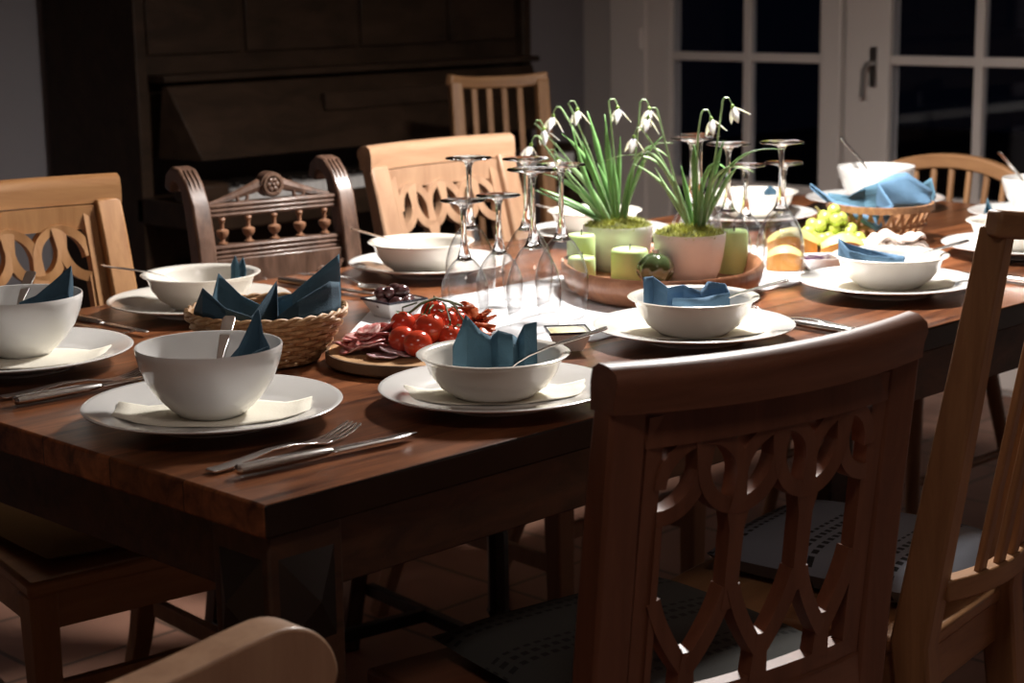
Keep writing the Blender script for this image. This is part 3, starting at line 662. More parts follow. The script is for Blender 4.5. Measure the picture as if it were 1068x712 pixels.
bowls = {
 'b1': (.156, .297, 1, 'deep white bowl nearest the table corner with a blue napkin'),
 'bL': (.190, .757, 1, 'deep white bowl cropped by the left edge of the photo'),
 'b2': (.426, .128, 0, 'shallow white bowl in front of the tomatoes, spoon over its rim'),
 'b3': (.860, .188, 0, 'shallow white bowl just beyond the foreground chair back'),
 'b4': (1.338, .192, 0, 'shallow white bowl with light blue napkin, left of the right-hand chair'),
 'b5': (.552, .870, 0, 'shallow cream bowl at the far left behind the bread basket'),
 'b6': (.985, .862, 0, 'shallow bowl left of the upturned glasses, spoon pointing left'),
 'b7': (1.465, .912, 0, 'shallow bowl half hidden behind the left snowdrop pot'),
 'b8': (1.880, .860, 0, 'shallow bowl seen through the right group of glasses'),
 'b9': (1.800, .235, 0, 'shallow bowl behind the slats of the right-hand chair'),
 'bf': (2.200, .785, 1, 'deep white bowl with dark spoon at the far table end'),
 'br': (2.195, .400, 1, 'deep white bowl with dark spoon at the right frame edge')}
bs = MB().lathe(bowl_profile(), 64).build('soup_bowl', M['cream'], None, ang=60); bd = MB().lathe(deep_profile(), 64).build('deep_bowl', M['china'], None, ang=60)
bs_used = bd_used = False
for k_, (x, y, dp, lab) in bowls.items():
    if dp: o = bd if not bd_used else bd.copy(); new = bd_used; bd_used = True
    else: o = bs if not bs_used else bs.copy(); new = bs_used; bs_used = True
    if new: C.objects.link(o)
    tag(place(o, (x, y, H+.0122)), lab, 'bowl', 'deep bowls' if dp else 'shallow bowls')

# cream paper napkins lying on plates under the bowls
def flat_napkin(c, rz, a, b, z, label, curl=.010, mat='cream_napkin', rr=.12):
    mb = MB(); g = []; n = 14
    for i in range(n+1):
        row = []
        for j in range(n+1):
            u, v = (-1+2*i/n), (-1+2*j/n); x, y = u*a/2, v*b/2*(1-.6*abs(u)**1.5); d = hypot(x, y)
            # follows the plate: flat in the well, rising on the rim
            h = .0108 if d < .086 else .0108+(d-.086)*.27
            h += curl*max(0, abs(u)-.75)*max(0, .3+v)*.8 + .0006*sin(9*u+4*v)
            row.append((x, y, h))
        g.append(row)
    mb.sheet(g); o = mb.build('paper_napkin', M[mat], None, solid=.0009)
    o.location = (c[0], c[1], z); o.rotation_euler = (0, 0, rz)
    return tag(o, label, 'napkin', 'cream napkins under the bowls')
flat_napkin((.160, .300), R(-42), .215, .13, H+.0006, 'cream napkin on the plate nearest the table corner')
flat_napkin((.175, .730), R(-42), .215, .13, H+.0006, 'cream napkin on the plate at the left frame edge')
flat_napkin((.432, .130), R(-40), .21, .11, H+.0006, 'cream napkin on the plate in front of the meat board')
flat_napkin((.868, .194), R(-42), .21, .11, H+.0006, 'cream napkin on the plate behind the foreground chair')
flat_napkin((1.338, .195), R(-45), .20, .11, H+.0006, 'cream napkin on the plate beside the right-hand chair')

# blue napkins standing in bowls: pleated sheet; peaks = list of (u, depth, top z, bottom z)
RX, RY = Vector((.7037, -.7104, 0)), Vector((.7071, .7071, 0))     # picture-right and away directions in plan
def pleat(name, org, peaks, mat, label, group=None, cat='napkin', sol=.0012, n=5, dirs=(RX, RY)):
    g0, g1 = [], []
    cols = []
    for k in range(len(peaks)-1):
        a, b = peaks[k], peaks[k+1]
        for i in range(n):
            q = i/n; cols.append([a[j]+(b[j]-a[j])*q for j in range(4)])
    cols.append(list(peaks[-1]))
    rows = []
    for r_ in range(6):
        f = r_/5; row = []
        for c_ in cols:
            p = dirs[0]*c_[0]+dirs[1]*(c_[1]+.004*sin(6*f+c_[0]*60)); row.append((p.x, p.y, c_[3]+(c_[2]-c_[3])*f))
        rows.append(row)
    mb = MB().sheet(rows); o = mb.build(name, M[mat], None, solid=sol, ang=25); o.location = org
    return tag(o, label, cat, group)
gN = 'blue napkins in the bowls'
z0 = .0215
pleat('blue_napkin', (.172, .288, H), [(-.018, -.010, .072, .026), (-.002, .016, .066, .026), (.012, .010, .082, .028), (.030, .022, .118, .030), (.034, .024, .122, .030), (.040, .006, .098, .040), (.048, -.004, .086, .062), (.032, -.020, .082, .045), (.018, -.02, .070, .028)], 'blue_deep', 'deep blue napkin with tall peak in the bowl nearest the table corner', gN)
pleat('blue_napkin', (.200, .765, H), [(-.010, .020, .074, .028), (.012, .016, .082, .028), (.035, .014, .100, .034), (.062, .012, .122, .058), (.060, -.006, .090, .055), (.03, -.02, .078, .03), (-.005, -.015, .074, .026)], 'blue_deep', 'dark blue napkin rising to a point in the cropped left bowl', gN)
pleat('blue_napkin', (.426, .128, H), [(-.046, .000, .068, .030), (-.030, -.012, .108, .024), (-.014, .014, .084, .022), (-.002, .026, .074, .022), (.006, .012, .084, .022), (.022, .004, .080, .022), (.028, .020, .072, .022), (.036, .010, .090, .024), (.050, .016, .092, .032)], 'blue', 'blue napkin folded in three peaks in the bowl before the tomatoes', gN)
pleat('blue_napkin', (.860, .188, H), [(-.066, .002, .086, .042), (-.052, .024, .084, .030), (-.034, .006, .072, .024), (-.012, .018, .074, .022), (.010, .006, .066, .022), (.022, .022, .076, .022), (.044, .014, .074, .030), (.047, -.010, .066, .032), (.01, -.022, .062, .022), (-.03, -.02, .062, .022)], 'blue_light', 'light blue crumpled napkin in the bowl behind the foreground chair', gN)
pleat('blue_napkin', (1.338, .192, H), [(-.078, .008, .086, .056), (-.066, -.020, .070, .042), (-.040, -.034, .064, .034), (-.010, -.036, .062, .030), (.018, -.020, .060, .024), (-.004, .006, .062, .022), (-.030, .020, .066, .026), (-.060, .020, .074, .040), (-.076, .012, .084, .054)], 'blue_light', 'light blue napkin draped at the left of the bowl by the right chair', gN)
pleat('blue_napkin', (.552, .870, H), [(.040, .030, .066, .03), (.046, .036, .080, .03), (.052, .030, .068, .034), (.058, .038, .078, .038), (.062, .030, .066, .04)], 'blue', 'blue napkin tip showing in the far left cream bowl', gN)
pleat('blue_napkin', (2.205, .232+.17, H), [(-.120, -.01, .028, .022), (-.112, .004, .052, .022), (-.104, -.004, .03, .022)], 'blue', 'blue napkin tip on the plate at the right frame edge', gN)
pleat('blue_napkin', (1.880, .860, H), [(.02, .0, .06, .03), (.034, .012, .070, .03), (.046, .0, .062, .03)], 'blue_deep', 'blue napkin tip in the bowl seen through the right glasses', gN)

# ---------------------------------------------------------------- cutlery
def orient(o, a, b, roll=0):
    """place an object modelled along +x (handle end at 0, length L) so it runs from a to b"""
    a, b = Vector(a), Vector(b); d = (b-a).normalized(); up = Vector((0, 0, 1))
    y = up.cross(d).normalized(); z = d.cross(y)
    m = Matrix((d, y, z)).transposed().to_4x4() @ Matrix.Rotation(roll, 4, 'X'); m.translation = a; o.matrix_world = m
def make_spoon():
    r = thing('soup_spoon', (0, 0, 0))
    hd = MB(); xs = [0, .004, .02, .05, .08, .11, .128, .138, .146]; ws = [.0055, .0085, .0088, .0072, .0052, .0036, .0034, .004, .007]; zz = [0, .0, .001, .003, .005, .004, .001, -.002, -.004]
    hd.strip([(x, 0, z) for x, z in zip(xs, zz)], ws, [.0011]*9, sides=(0, 1, 0)); hd.build('handle', M['steel'], r, bevel=.0006)
    g = []
    for i in range(11):
        u = -1+2*i/10; hw = .020*math.sqrt(max(0.0, 1-u*u))*(1+.1*u); row = []
        for j in range(9):
            v = -1+2*j/8; row.append((.168+u*.026, v*max(hw, .0008), -.004-.008*(1-u*u)*(1-v*v)))
        g.append(row)
    MB().sheet(g).build('spoon_bowl', M['steel'], r, solid=.001)
    return r
def make_fork():
    r = thing('dinner_fork', (0, 0, 0))
    hd = MB(); xs = [0, .004, .02, .05, .08, .11, .128, .14]; ws = [.0055, .0085, .0085, .0070, .0052, .0036, .0036, .007]; zz = [0.002, .002, .002, .004, .007, .006, .003, .002]
    hd.strip([(x, 0, z) for x, z in zip(xs, zz)], ws, [.0012]*8, sides=(0, 1, 0)); hd.build('handle', M['steel'], r, bevel=.0006)
    tn = MB(); tn.strip([(.139, 0, .002), (.146, 0, .001), (.156, 0, .001)], [.007, .0115, .012], .001, sides=(0, 1, 0))
    for k in range(4):
        y = -.0102+.0068*k; tn.strip([(.155, y, .001), (.170, y, .003), (.188, y, .008), (.200, y*.97, .012)], [.0022, .002, .0018, .0010], .0009, sides=(0, 1, 0))
    tn.build('fork_head', M['steel'], r, bevel=.0004)
    return r
def make_knife():
    r = thing('table_knife', (0, 0, 0))
    hd = MB(); hd.tube([(0, 0, .006), (.003, 0, .006), (.03, 0, .006), (.08, 0, .006), (.105, 0, .006), (.112, 0, .006)], [.004, .0085, .0095, .0085, .0068, .0045], 12, flat=.62, up=(0, 0, 1)); hd.build('handle', M['steel'], r)
    bl = MB(); n = 12; top = []; 
    for i in range(n+1):
        q = i/n; x = .110+.112*q; yu = .0085*(1 if q < .8 else math.sqrt(max(0, 1-((q-.8)/.2)**2))) ; yl = -.008+.0165*max(0, q-.75)**1.5*6
        top.append((x, yu, max(yl, -.008)))
    vs = [(x, min(yl, yu), .0055) for x, yu, yl in top]+[(x, yu, .0055) for x, yu, yl in top]
    bl.add(vs, [(i, i+1, n+1+i+1, n+1+i) for i in range(n)]); bl.build('blade', M['steel'], r, solid=.0014)
    return r
spoon0, fork0, knife0 = make_spoon(), make_fork(), make_knife()
used = set()
def cut(src, a, b, label, cat, roll=0, group=None, sc_=1):
    o = src if src.name not in used else copy_tree(src); used.add(src.name)
    bpy.context.view_layer.update() if False else None
    orient(o, a, b, roll)
    if sc_ != 1: o.scale = (sc_, sc_, sc_)
    o['label'] = label; o['category'] = cat
    if group: o['group'] = group
    return o
TZ = H+.0015
cut(fork0, (.030, .128, TZ), (.232, .142, TZ), 'fork beside the knife at the near table corner', 'fork')
cut(knife0, (.040, .098, TZ), (.252, .077, TZ), 'knife at the near table corner, closest to the table edge', 'knife')
cut(fork0, (.058, .582, TZ), (.256, .560, TZ), 'fork between the two left deep bowls', 'fork')
cut(knife0, (.050, .537, TZ), (.270, .528, TZ), 'knife between the two left deep bowls, in front of the fork', 'knife')
cut(knife0, (1.018, .040, TZ), (1.028, .258, TZ), 'knife right of the plate behind the foreground chair', 'knife')
cut(fork0, (1.048, .045, TZ), (1.056, .243, TZ), 'fork right of the plate behind the foreground chair', 'fork')
cut(knife0, (.790, .990, TZ), (.800, .775, TZ), 'dark knife between the two far left plates', 'knife')
cut(spoon0, (.825, .985, TZ+.012), (.838, .80, TZ+.012), 'spoon left of the plate beyond the olives', 'spoon')
cut(fork0, (.352, .970, TZ), (.362, .770, TZ), 'fork left of the far left cream plate', 'fork')
cut(knife0, (.385, .995, TZ), (.392, .775, TZ), 'knife left of the far left cream plate', 'knife')
cut(knife0, (1.535, .03, TZ), (1.545, .25, TZ), 'knife behind the right-hand slat chair', 'knife')
gS = 'spoons in the bowls'
def spoon_in(tip, dst, label, roll=0): cut(spoon0, tip, dst, label, 'spoon', roll, gS, .86)
spoon_in((.522, .040, H+.0865), (.418, .142, H+.030), 'spoon over the right rim of the bowl before the tomatoes', roll=0)
spoon_in((.945, .096, H+.082), (.840, .205, H+.030), 'spoon over the right rim of the bowl behind the foreground chair')
spoon_in((1.425, .110, H+.080), (1.320, .210, H+.030), 'spoon in the light blue napkin bowl by the right-hand chair')
spoon_in((.240, .372, H+.100), (.128, .262, H+.024), 'spoon standing in the bowl nearest the table corner')
spoon_in((.262, .848, H+.101), (.155, .735, H+.026), 'spoon standing in the cropped left bowl')
spoon_in((.418, .925, H+.083), (.580, .860, H+.032), 'spoon pointing left out of the far left cream bowl')
spoon_in((.905, .945, H+.083), (1.000, .850, H+.032), 'spoon pointing left out of the bowl beyond the olives')
spoon_in((1.330, .935, H+.082), (1.480, .905, H+.032), 'spoon pointing left out of the bowl behind the left snowdrop pot')
spoon_in((2.185, .865, H+.147), (2.215, .775, H+.030), 'dark spoon standing in the deep bowl at the far table end')
spoon_in((2.090, .440, H+.145), (2.180, .395, H+.030), 'spoon standing in the deep bowl at the right frame edge')

# ---------------------------------------------------------------- wine glasses, upside down (z=0 is the rim on the table)
def make_glass(hh, rb, rr, bowl_h, rfoot, name):
    g = thing(name, (0, 0, 0))
    pr = [(rr, 0), (rr+.6*(rb-rr), bowl_h*.18), (rb, bowl_h*.38), (rb*.97, bowl_h*.52), (rb*.80, bowl_h*.70), (rb*.52, bowl_h*.86), (rb*.26, bowl_h*.96), (.0065, bowl_h+.006)]
    # smooth the profile
    P = []
    for i in range(len(pr)-1):
        p0 = pr[max(i-1, 0)]; p1 = pr[i]; p2 = pr[i+1]; p3 = pr[min(i+2, len(pr)-1)]
        for k in range(4):
            t = k/4; P.append(tuple(.5*((2*p1[j])+(-p0[j]+p2[j])*t+(2*p0[j]-5*p1[j]+4*p2[j]-p3[j])*t*t+(-p0[j]+3*p1[j]-3*p2[j]+p3[j])*t**3) for j in (0, 1)))
    P.append(pr[-1])
    inner = [(max(.0005, r-.0011), z-.0006 if i > 3 else z) for i, (r, z) in enumerate(P)][::-1]
    vs = MB(); n = 40
    prof = P
    b = MB(); b.lathe(P, n); b.f = [f for f in b.f if len(f) == 4]
    b.build('glass_bowl', M['glass'], g)
    st = MB(); st.lathe([(0, bowl_h*.875), (rb*.34, bowl_h*.905), (rb*.30, bowl_h*.935), (.0095, bowl_h*.975), (.0062, bowl_h+.008), (.0042, bowl_h+.022), (.0036, bowl_h+.05), (.0037, hh-.03), (.0048, hh-.014), (.0085, hh-.006)], 16); st.build('stem', M['stem_glass'], g)
    ft = MB(); ft.lathe([(.0045, hh-.011), (.010, hh-.0065), (.020, hh-.0042), (rfoot-.001, hh-.0022), (rfoot, hh-.0012), (rfoot-.0012, hh), (0, hh)], 40); ft.build('glass_foot', M['stem_glass'], g)
    return g
big = make_glass(.220, .0385, .0345, .122, .0355, 'wine_glass'); small = make_glass(.170, .0345, .0305, .092, .033, 'wine_glass')
gi = {'b': 0, 's': 0}
def gl(kind, x, y, label, grp, z=H+.0026, s=1):
    src = big if kind == 'b' else small
    o = src if gi[kind] == 0 else copy_tree(src); gi[kind] += 1
    o.location = (x, y, z); o.scale = (1, 1, s); tag(o, label, 'wine glass', grp)
GL, GR = 'left group of upturned wine glasses', 'right group of upturned wine glasses'
gl('s', .772, .536, 'short upturned wine glass at the left front of the left group', GL)
gl('s', .846, .540, 'short upturned wine glass, second from left in the left group', GL)
gl('b', .884, .640, 'tall upturned wine glass at the far left of the left group', GL, s=.98)
gl('b', .788, .414, 'tall upturned wine glass in the front middle of the left group', GL)
gl('b', .925, .560, 'tall upturned wine glass at the back middle of the left group', GL, s=.98)
gl('b', .874, .441, 'tall upturned wine glass at the right of the left group, before the candles', GL, s=.99)
gl('b', 1.300, .548, 'tall upturned wine glass at the left of the right group', GR)
gl('b', 1.375, .592, 'tall upturned wine glass at the back left of the right group', GR, s=.99)
gl('b', 1.272, .452, 'tall upturned wine glass in the front middle of the right group', GR, s=.99)
gl('b', 1.325, .388, 'tall upturned wine glass at the right front of the right group', GR)
gl('s', 1.402, .516, 'short upturned wine glass in the middle of the right group', GR)
gl('s', 1.474, .492, 'short upturned wine glass at the back right of the right group', GR)

# ---------------------------------------------------------------- wooden tray with pots, candles, glass balls
TX, TY = 1.130, .470
ty = MB(); ty.lathe([(0, .003), (.135, .003), (.145, .0), (.160, .008), (.168, .024), (.170, .040), (.166, .046), (.158, .043), (.154, .028), (.146, .015), (0, .012)], 72, sx=.92, sy=1.17, wob=lambda a, j: .012*sin(3*a+1)+.008*sin(5*a))
o = ty.build('wooden_tray', M['tray'], None, ang=60); o.location = (TX, TY, H+.0028); o.rotation_euler = (0, 0, R(-45)); tag(o, 'oval brown wooden tray holding pots and candles', 'tray')
TB = H+.0028+.0132
def candle(x, y, r, h, label):
    g = thing('pillar_candle', (x, y, TB), 0, label, 'candle', 'lime green candles on the tray')
    MB().lathe([(0, 0), (r-.002, 0), (r, .002), (r, h-.005), (r-.002, h-.001), (r-.005, h), (r-.008, h-.003), (r-.012, h-.006), (0, h-.007)], 36).build('wax', M['candle'], g, ang=50)
    MB().tube([(0, 0, h-.008), (.001, 0, h+.001), (.003, .001, h+.006)], .0011, 6).build('wick', M['candle_wick'], g)
candle(1.088, .600, .0225, .068, 'tall lime candle left of the left snowdrop pot')
candle(1.118, .525, .0290, .048, 'wide short lime candle between glass balls and tall candle')
candle(1.262, .432, .0225, .070, 'tall lime candle right of the right snowdrop pot')
candle(1.040, .555, .0215, .042, 'short lime candle seen through the left wine glasses')
def glass_ball(x, y, r, label):
    g = thing('glass_ball', (x, y, TB+r*.93), R(30), label, 'ornament', 'dark green glass balls on the tray')
    mb = MB(); n = 48; m_ = 20; vs = []; fs = []
    for j in range(m_+1):
        th = pi*j/m_
        for k in range(n):
            a = 2*pi*k/n; q = 1+.07*cos(8*a+3*th)*sin(th); vs.append((r*q*sin(th)*cos(a), r*q*sin(th)*sin(a), r*.93*cos(th)))
    for j in range(m_):
        for k in range(n): fs.append((j*n+k, (j+1)*n+k, (j+1)*n+(k+1) % n, j*n+(k+1) % n))
    mb.add(vs, fs); mb.build('ball', M['green_glass'], g)
    MB().tube([(0, 0, r*.9), (0, 0, r*1.08)], .005, 10).build('cap', M['steel_dark'], g)
glass_ball(1.094, .452, .0275, 'dark green ribbed glass ball in front of the candle')
glass_ball(1.150, .500, .018, 'second green glass ball, behind the front one by the pot')
# potted snowdrops
POT_R = .0565
def pot(x, y, label, leaves, flowers, seed):
    g = thing('potted_snowdrops', (x, y, TB), 0, label, 'potted plant', 'snowdrop pots on the tray')
    rr = random.Random(seed)
    MB().lathe([(0, .002), (.036, .002), (.037, 0), (.041, .001), (.048, .016), (.053, .038), (.056, .062), (.0567, .072), (.0560, .0735), (.0545, .072), (.052, .060), (.0, .058)], 56).build('pot', M['pot'], g, ang=60)
    mb = MB(); n = 28
    rows = []
    for i in range(10):
        r_ = .0535*i/9; row = []
        for k in range(n+1):
            a = 2*pi*k/n; q = noise.noise(Vector((r_*cos(a)*60, r_*sin(a)*60, seed))); row.append((r_*cos(a), r_*sin(a), .070+.012*(1-(i/9)**2)+.007*q*(1 if i < 9 else .2)))
        rows.append(row)
    mb.sheet(rows); mb.build('moss', M['moss'], g)
    ms = MB()
    for i in range(2600):
        a = rr.uniform(0, 2*pi); r_ = .054*math.sqrt(rr.random()); x_, y_ = r_*cos(a), r_*sin(a); z_ = .070+.012*(1-(r_/.0535)**2)
        d = Vector((rr.uniform(-1, 1), rr.uniform(-1, 1), rr.uniform(.3, 1.2))).normalized()*rr.uniform(.007, .015); s = d.cross(Vector((0, 0, 1))).normalized()*.0013
        p = Vector((x_, y_, z_-.003)); ms.add([p-s, p+s, p+d], [(0, 1, 2)])
    o = ms.build('moss_tips', M['moss_blade'], g, smooth=False); o['kind'] = 'stuff'
    def W(u, v, d): return RX*u+RY*d+Vector((0, 0, v))
    for (u0, d0, u1, v1, d1, u2, v2, d2, hw, pale) in leaves:
        P = bez(W(u0, .074, d0), W(u1, .074+(v1-.074)*1.12, d1), W(u2*1.05, .074+(v2-.074)*1.12, d2), 12); hw *= 1.25
        wd = [hw*min(1, .65+i/12)*(1 if i < 8 else max(.12, 1-(i-8)/4.2)) for i in range(13)]
        sd = (RX*.75+RY*.5).normalized()
        g_ = []
        for i, p in enumerate(P):
            tt = (P[min(i+1, 12)]-P[max(i-1, 0)]).normalized(); s_ = (sd-tt*sd.dot(tt)).normalized(); nn = tt.cross(s_)
            g_.append([p-s_*wd[i]+nn*wd[i]*.3, p, p+s_*wd[i]+nn*wd[i]*.3])
        MB().sheet(g_).build('leaf', M['leaf_pale' if pale else 'leaf'], g, solid=.0006)
    for (u0, d0, u1, v1, d1, u2, v2, d2, tilt) in flowers:
        P = bez(W(u0, .074, d0), W(u1, v1, d1), W(u2, v2, d2), 14)
        sgn = 1 if tilt >= 0 else -1
        hook = [P[-1]+RX*sgn*.003+Vector((0, 0, .004)), P[-1]+RX*sgn*.009+Vector((0, 0, .004)), P[-1]+RX*sgn*.013+Vector((0, 0, -.003)), P[-1]+RX*sgn*.014+Vector((0, 0, -.008))]
        st = MB().tube(P+hook, [.0016]*15+[.0014, .0012, .0009, .0009], 6).build('flower_stem', M['leaf_pale'], g)
        c = hook[-1]; ax = (Vector((0, 0, -1))+RX*tilt*.35).normalized()
        MB().sphere(c+ax*.002, (.003, .003, .0042), 10, 8).build('flower_bud', M['ovary'], st)
        pt = MB()
        b1 = ax.orthogonal().normalized(); b2 = ax.cross(b1)
        for k in range(6):
            a = 2*pi*k/6+.3; out_ = b1*cos(a)+b2*sin(a); outer = k % 2 == 0; Lp = .023 if outer else .013; sp_ = .0175 if outer else .005
            tn_ = ax.cross(out_)
            g_ = []
            for i in range(8):
                q = i/7; p = c+ax*(.004+Lp*q)+out_*(.0015+sp_*q**.8); ww = (.0056 if outer else .0034)*sin(pi*min(1, .12+q*.9))**.8
                g_.append([p-tn_*ww, p+out_*.0008, p+tn_*ww])
            pt.sheet(g_)
        pt.build('petals', M['petal'], st, solid=.0005)
# each leaf: root u,d ; control u,v,d ; tip u,v,d ; half width
r2 = random.Random(3)
lvA = [(-.012, 0, -.035, .17, 0, -.085, .205, .0, .0042, 0), (-.008, .01, -.02, .16, .02, -.045, .235, .02, .0048, 0), (-.004, -.01, -.012, .15, -.01, -.020, .232, -.01, .0052, 0),
       (-.016, .0, -.06, .14, -.01, -.115, .15, -.02, .0045, 0), (-.014, .01, -.07, .11, .01, -.118, .085+.04, .02, .0050, 0), (-.02, 0, -.06, .10, .0, -.135, .128, 0, .0042, 0),
       (0, 0, .002, .14, 0, .004, .20, 0, .0042, 0), (-.006, 0, -.03, .13, 0, -.055, .195, 0, .005, 0), (-.010, -.01, -.05, .15, -.01, -.098, .178, -.02, .0040, 1),
       (.004, 0, .02, .20, .01, .085, .188, .01, .0032, 1), (.008, .005, .025, .22, .0, .078, .168, .0, .003, 1), (.010, -.005, .03, .17, 0, .070, .20, .0, .003, 0),
       (.012, 0, .016, .13, 0, .024, .155, .0, .0032, 0), (.006, .0, .03, .14, .02, .055, .185, .02, .0035, 0), (-.003, .01, -.01, .12, .01, -.03, .16, .01, .0045, 0),
       (-.018, .005, -.04, .10, 0, -.075, .14, 0, .0042, 1), (.0, -.012, .0, .12, -.01, -.008, .17, -.01, .0042, 0), (-.012, -.008, -.05, .12, -.02, -.07, .215, -.02, .004, 0)]
flA = [(-.006, 0, -.04, .19, 0, -.078, .268, 0, .2), (-.01, .01, -.05, .20, .01, -.088, .258, .01, -.3), (.002, 0, -.004, .18, 0, -.014, .270, 0, .3),
       (-.012, 0, -.07, .18, 0, -.132, .238, 0, .8), (-.014, -.01, -.075, .14, -.01, -.124, .214, -.01, -.6), (.012, 0, .03, .18, .0, .036, .268, 0, .1), (-.012, .01, -.06, .14, .01, -.110, .190, .01, .3)]
pot(1.176, .600, 'left white pot of moss and snowdrops, bushier plant', lvA, flA, 5)
lvB = [(.004, 0, -.03, .15, 0, -.085, .17+.0, 0, .0026, 1), (.0, 0, -.05, .225, -.01, -.088, .175, -.01, .0030, 1), (.004, .005, -.03, .22, 0, -.135, .17, .0, .0026, 1),
       (.010, 0, .010, .17, 0, .006, .195, 0, .0050, 0), (.012, 0, .020, .20, 0, .058, .155, 0, .0040, 0), (.016, 0, .03, .19, 0, .095, .155, 0, .0034, 1), (.022, 0, .045, .20, 0, .138, .186, .0, .0030, 0),
       (.018, 0, .035, .15, 0, .050, .20, 0, .0050, 0), (.008, .01, .0, .12, .01, -.012, .165, .01, .004, 0), (.014, -.01, .02, .12, -.01, .016, .15, -.01, .0042, 0), (.006, 0, -.02, .11, 0, -.052, .165, 0, .0034, 1), (.020, .01, .06, .15, .01, .070, .16, .01, .004, 0)]
flB = [(.004, 0, -.02, .16, 0, -.072, .232, 0, -.1), (.0, .0, -.03, .18, 0, -.050, .262, 0, -.2), (.016, 0, .006, .22, 0, .018, .258, 0, .8), (.022, 0, .040, .19, 0, .050, .276, 0, 1.6)]
pot(1.176, .452, 'right white pot of moss and snowdrops, in front on the tray', lvB, flB, 11)

# ---------------------------------------------------------------- baskets
bk = thing('bread_basket', (.405, .520, H+.001), 0, 'round woven wicker basket lined with dark blue napkins', 'basket')
def rad(q): return .062+.038*q**.8
mb = MB(); NS = 28
for j in range(11):
    q = j/10; z = .005+.058*q
    mb.tube([((rad(q)+.0028*cos(NS/2*a+pi*j))*cos(a), (rad(q)+.0028*cos(NS/2*a+pi*j))*sin(a), z) for a in [2*pi*i/112 for i in range(112)]], .0034, 6, closed=True, up=(0, 0, 1))
mb.build('woven_wall', M['wicker'], bk)
mb = MB()
for k in range(NS):
    a = 2*pi*k/NS; mb.tube([(rad(q)*cos(a), rad(q)*sin(a), .003+.062*q) for q in [i/5 for i in range(6)]], .0022, 5)
mb.build('stakes', M['wicker'], bk)
mb = MB()
for ph in (0, pi):
    mb.tube([((.1005+.0022*cos(16*a+ph))*cos(a), (.1005+.0022*cos(16*a+ph))*sin(a), .067+.0022*sin(16*a+ph)) for a in [2*pi*i/240 for i in range(240)]], .0026, 6, closed=True, up=(0, 0, 1))
mb.build('rim', M['wicker'], bk)
MB().lathe([(0, .001), (.062, .001), (.063, .006), (0, .006)], 40).build('base', M['wicker'], bk)
pleat('bread_napkin', (.405, .520, H+.010), [(-.082, -.015, .072, .05), (-.066, -.052, .062, .03), (-.056, -.02, .108, .03), (-.030, .000, .076, .02), (.004, -.015, .062, .02), (.008, .02, .068, .02), (.034, -.005, .078, .02), (.062, .012, .100, .03), (.094, .022, .125, .06)], 'blue', 'pale blue inner fold of the napkin in the near wicker basket', 'napkins lining the near wicker basket', n=6)
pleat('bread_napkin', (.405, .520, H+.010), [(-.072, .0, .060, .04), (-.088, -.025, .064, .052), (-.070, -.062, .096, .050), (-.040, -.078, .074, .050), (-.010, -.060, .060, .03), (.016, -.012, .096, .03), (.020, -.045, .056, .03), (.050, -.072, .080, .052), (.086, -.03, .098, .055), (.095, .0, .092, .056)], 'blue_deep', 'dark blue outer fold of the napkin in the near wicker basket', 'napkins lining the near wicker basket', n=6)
bk = thing('bread_basket', (1.81, .520, H+.001), R(45), 'open lattice brown basket with blue napkins beside the grapes', 'basket')
mb = MB()
def rad2(q): return .078+.030*q
def rim2(z, r, hw, nm):
    MB().strip([(r*cos(a), r*.86*sin(a), z) for a in [2*pi*i/64 for i in range(64)]], hw, .003, sides=(0, 0, 1), closed=True).build(nm, M['wicker_dark'], bk)
rim2(.066, rad2(1)+.001, .006, 'rim'); rim2(.034, rad2(.5)+.002, .003, 'weave_band'); rim2(.008, rad2(0)+.002, .007, 'lower_band')
mb = MB()
for k in range(30):
    for s in (-1, 1):
        mb.strip([(rad2(q)*cos(2*pi*k/30+s*q*.25), rad2(q)*.86*sin(2*pi*k/30+s*q*.25), .004+.062*q) for q in (0, .25, .5, .75, 1)], .0028, .0013, sides=(0, 0, 1) if False else [(-sin(2*pi*k/30), cos(2*pi*k/30), 0)]*5)
mb.build('lattice', M['wicker_dark'], bk)
MB().lathe([(0, .001), (.080, .001), (.081, .006), (0, .006)], 40, sy=.86).build('base', M['wicker_dark'], bk)
g2 = 'napkins in the far lattice basket'
pleat('bread_napkin', (1.81, .520, H+.010), [(-.125, .02, .095, .086), (-.085, -.02, .066, .05), (-.05, -.08, .062, .035), (-.025, -.095, .060, .02), (.005, -.085, .066, .045), (-.01, -.02, .10, .05), (.02, -.03, .115, .05), (.04, -.035, .118, .05), (.085, -.04, .085, .06)], 'blue_light', 'light blue napkin spilling over the front of the lattice basket', g2, n=6)
pleat('bread_napkin', (1.81, .520, H+.010), [(-.09, .03, .075, .05), (-.05, .03, .070, .04), (-.02, .04, .085, .04), (.02, .02, .10, .04), (.06, .03, .075, .05), (.092, .0, .105, .06), (.096, -.02, .075, .06)], 'blue', 'darker blue napkin at the back of the lattice basket', g2, n=6)

# ---------------------------------------------------------------- meat board with food
BX, BY = .527, .372
bd_ = thing('serving_board', (BX, BY, H+.0026), 0, 'round wooden board with bark-brown edge holding salami and tomatoes', 'board')
MB().lathe([(0, 0), (.110, 0), (.112, .002), (.113, .012), (.111, .0155), (0, .0155)], 72).build('board_top', M['board'], bd_, ang=40)
MB().lathe([(.1132, .001), (.1150, .003), (.1152, .012), (.1135, .0152)], 72).build('edge_band', M['cork'], bd_)
BZ = H+.0026+.0156
def bpos(u, d): p = RX*u+RY*d; return BX+p.x, BY+p.y
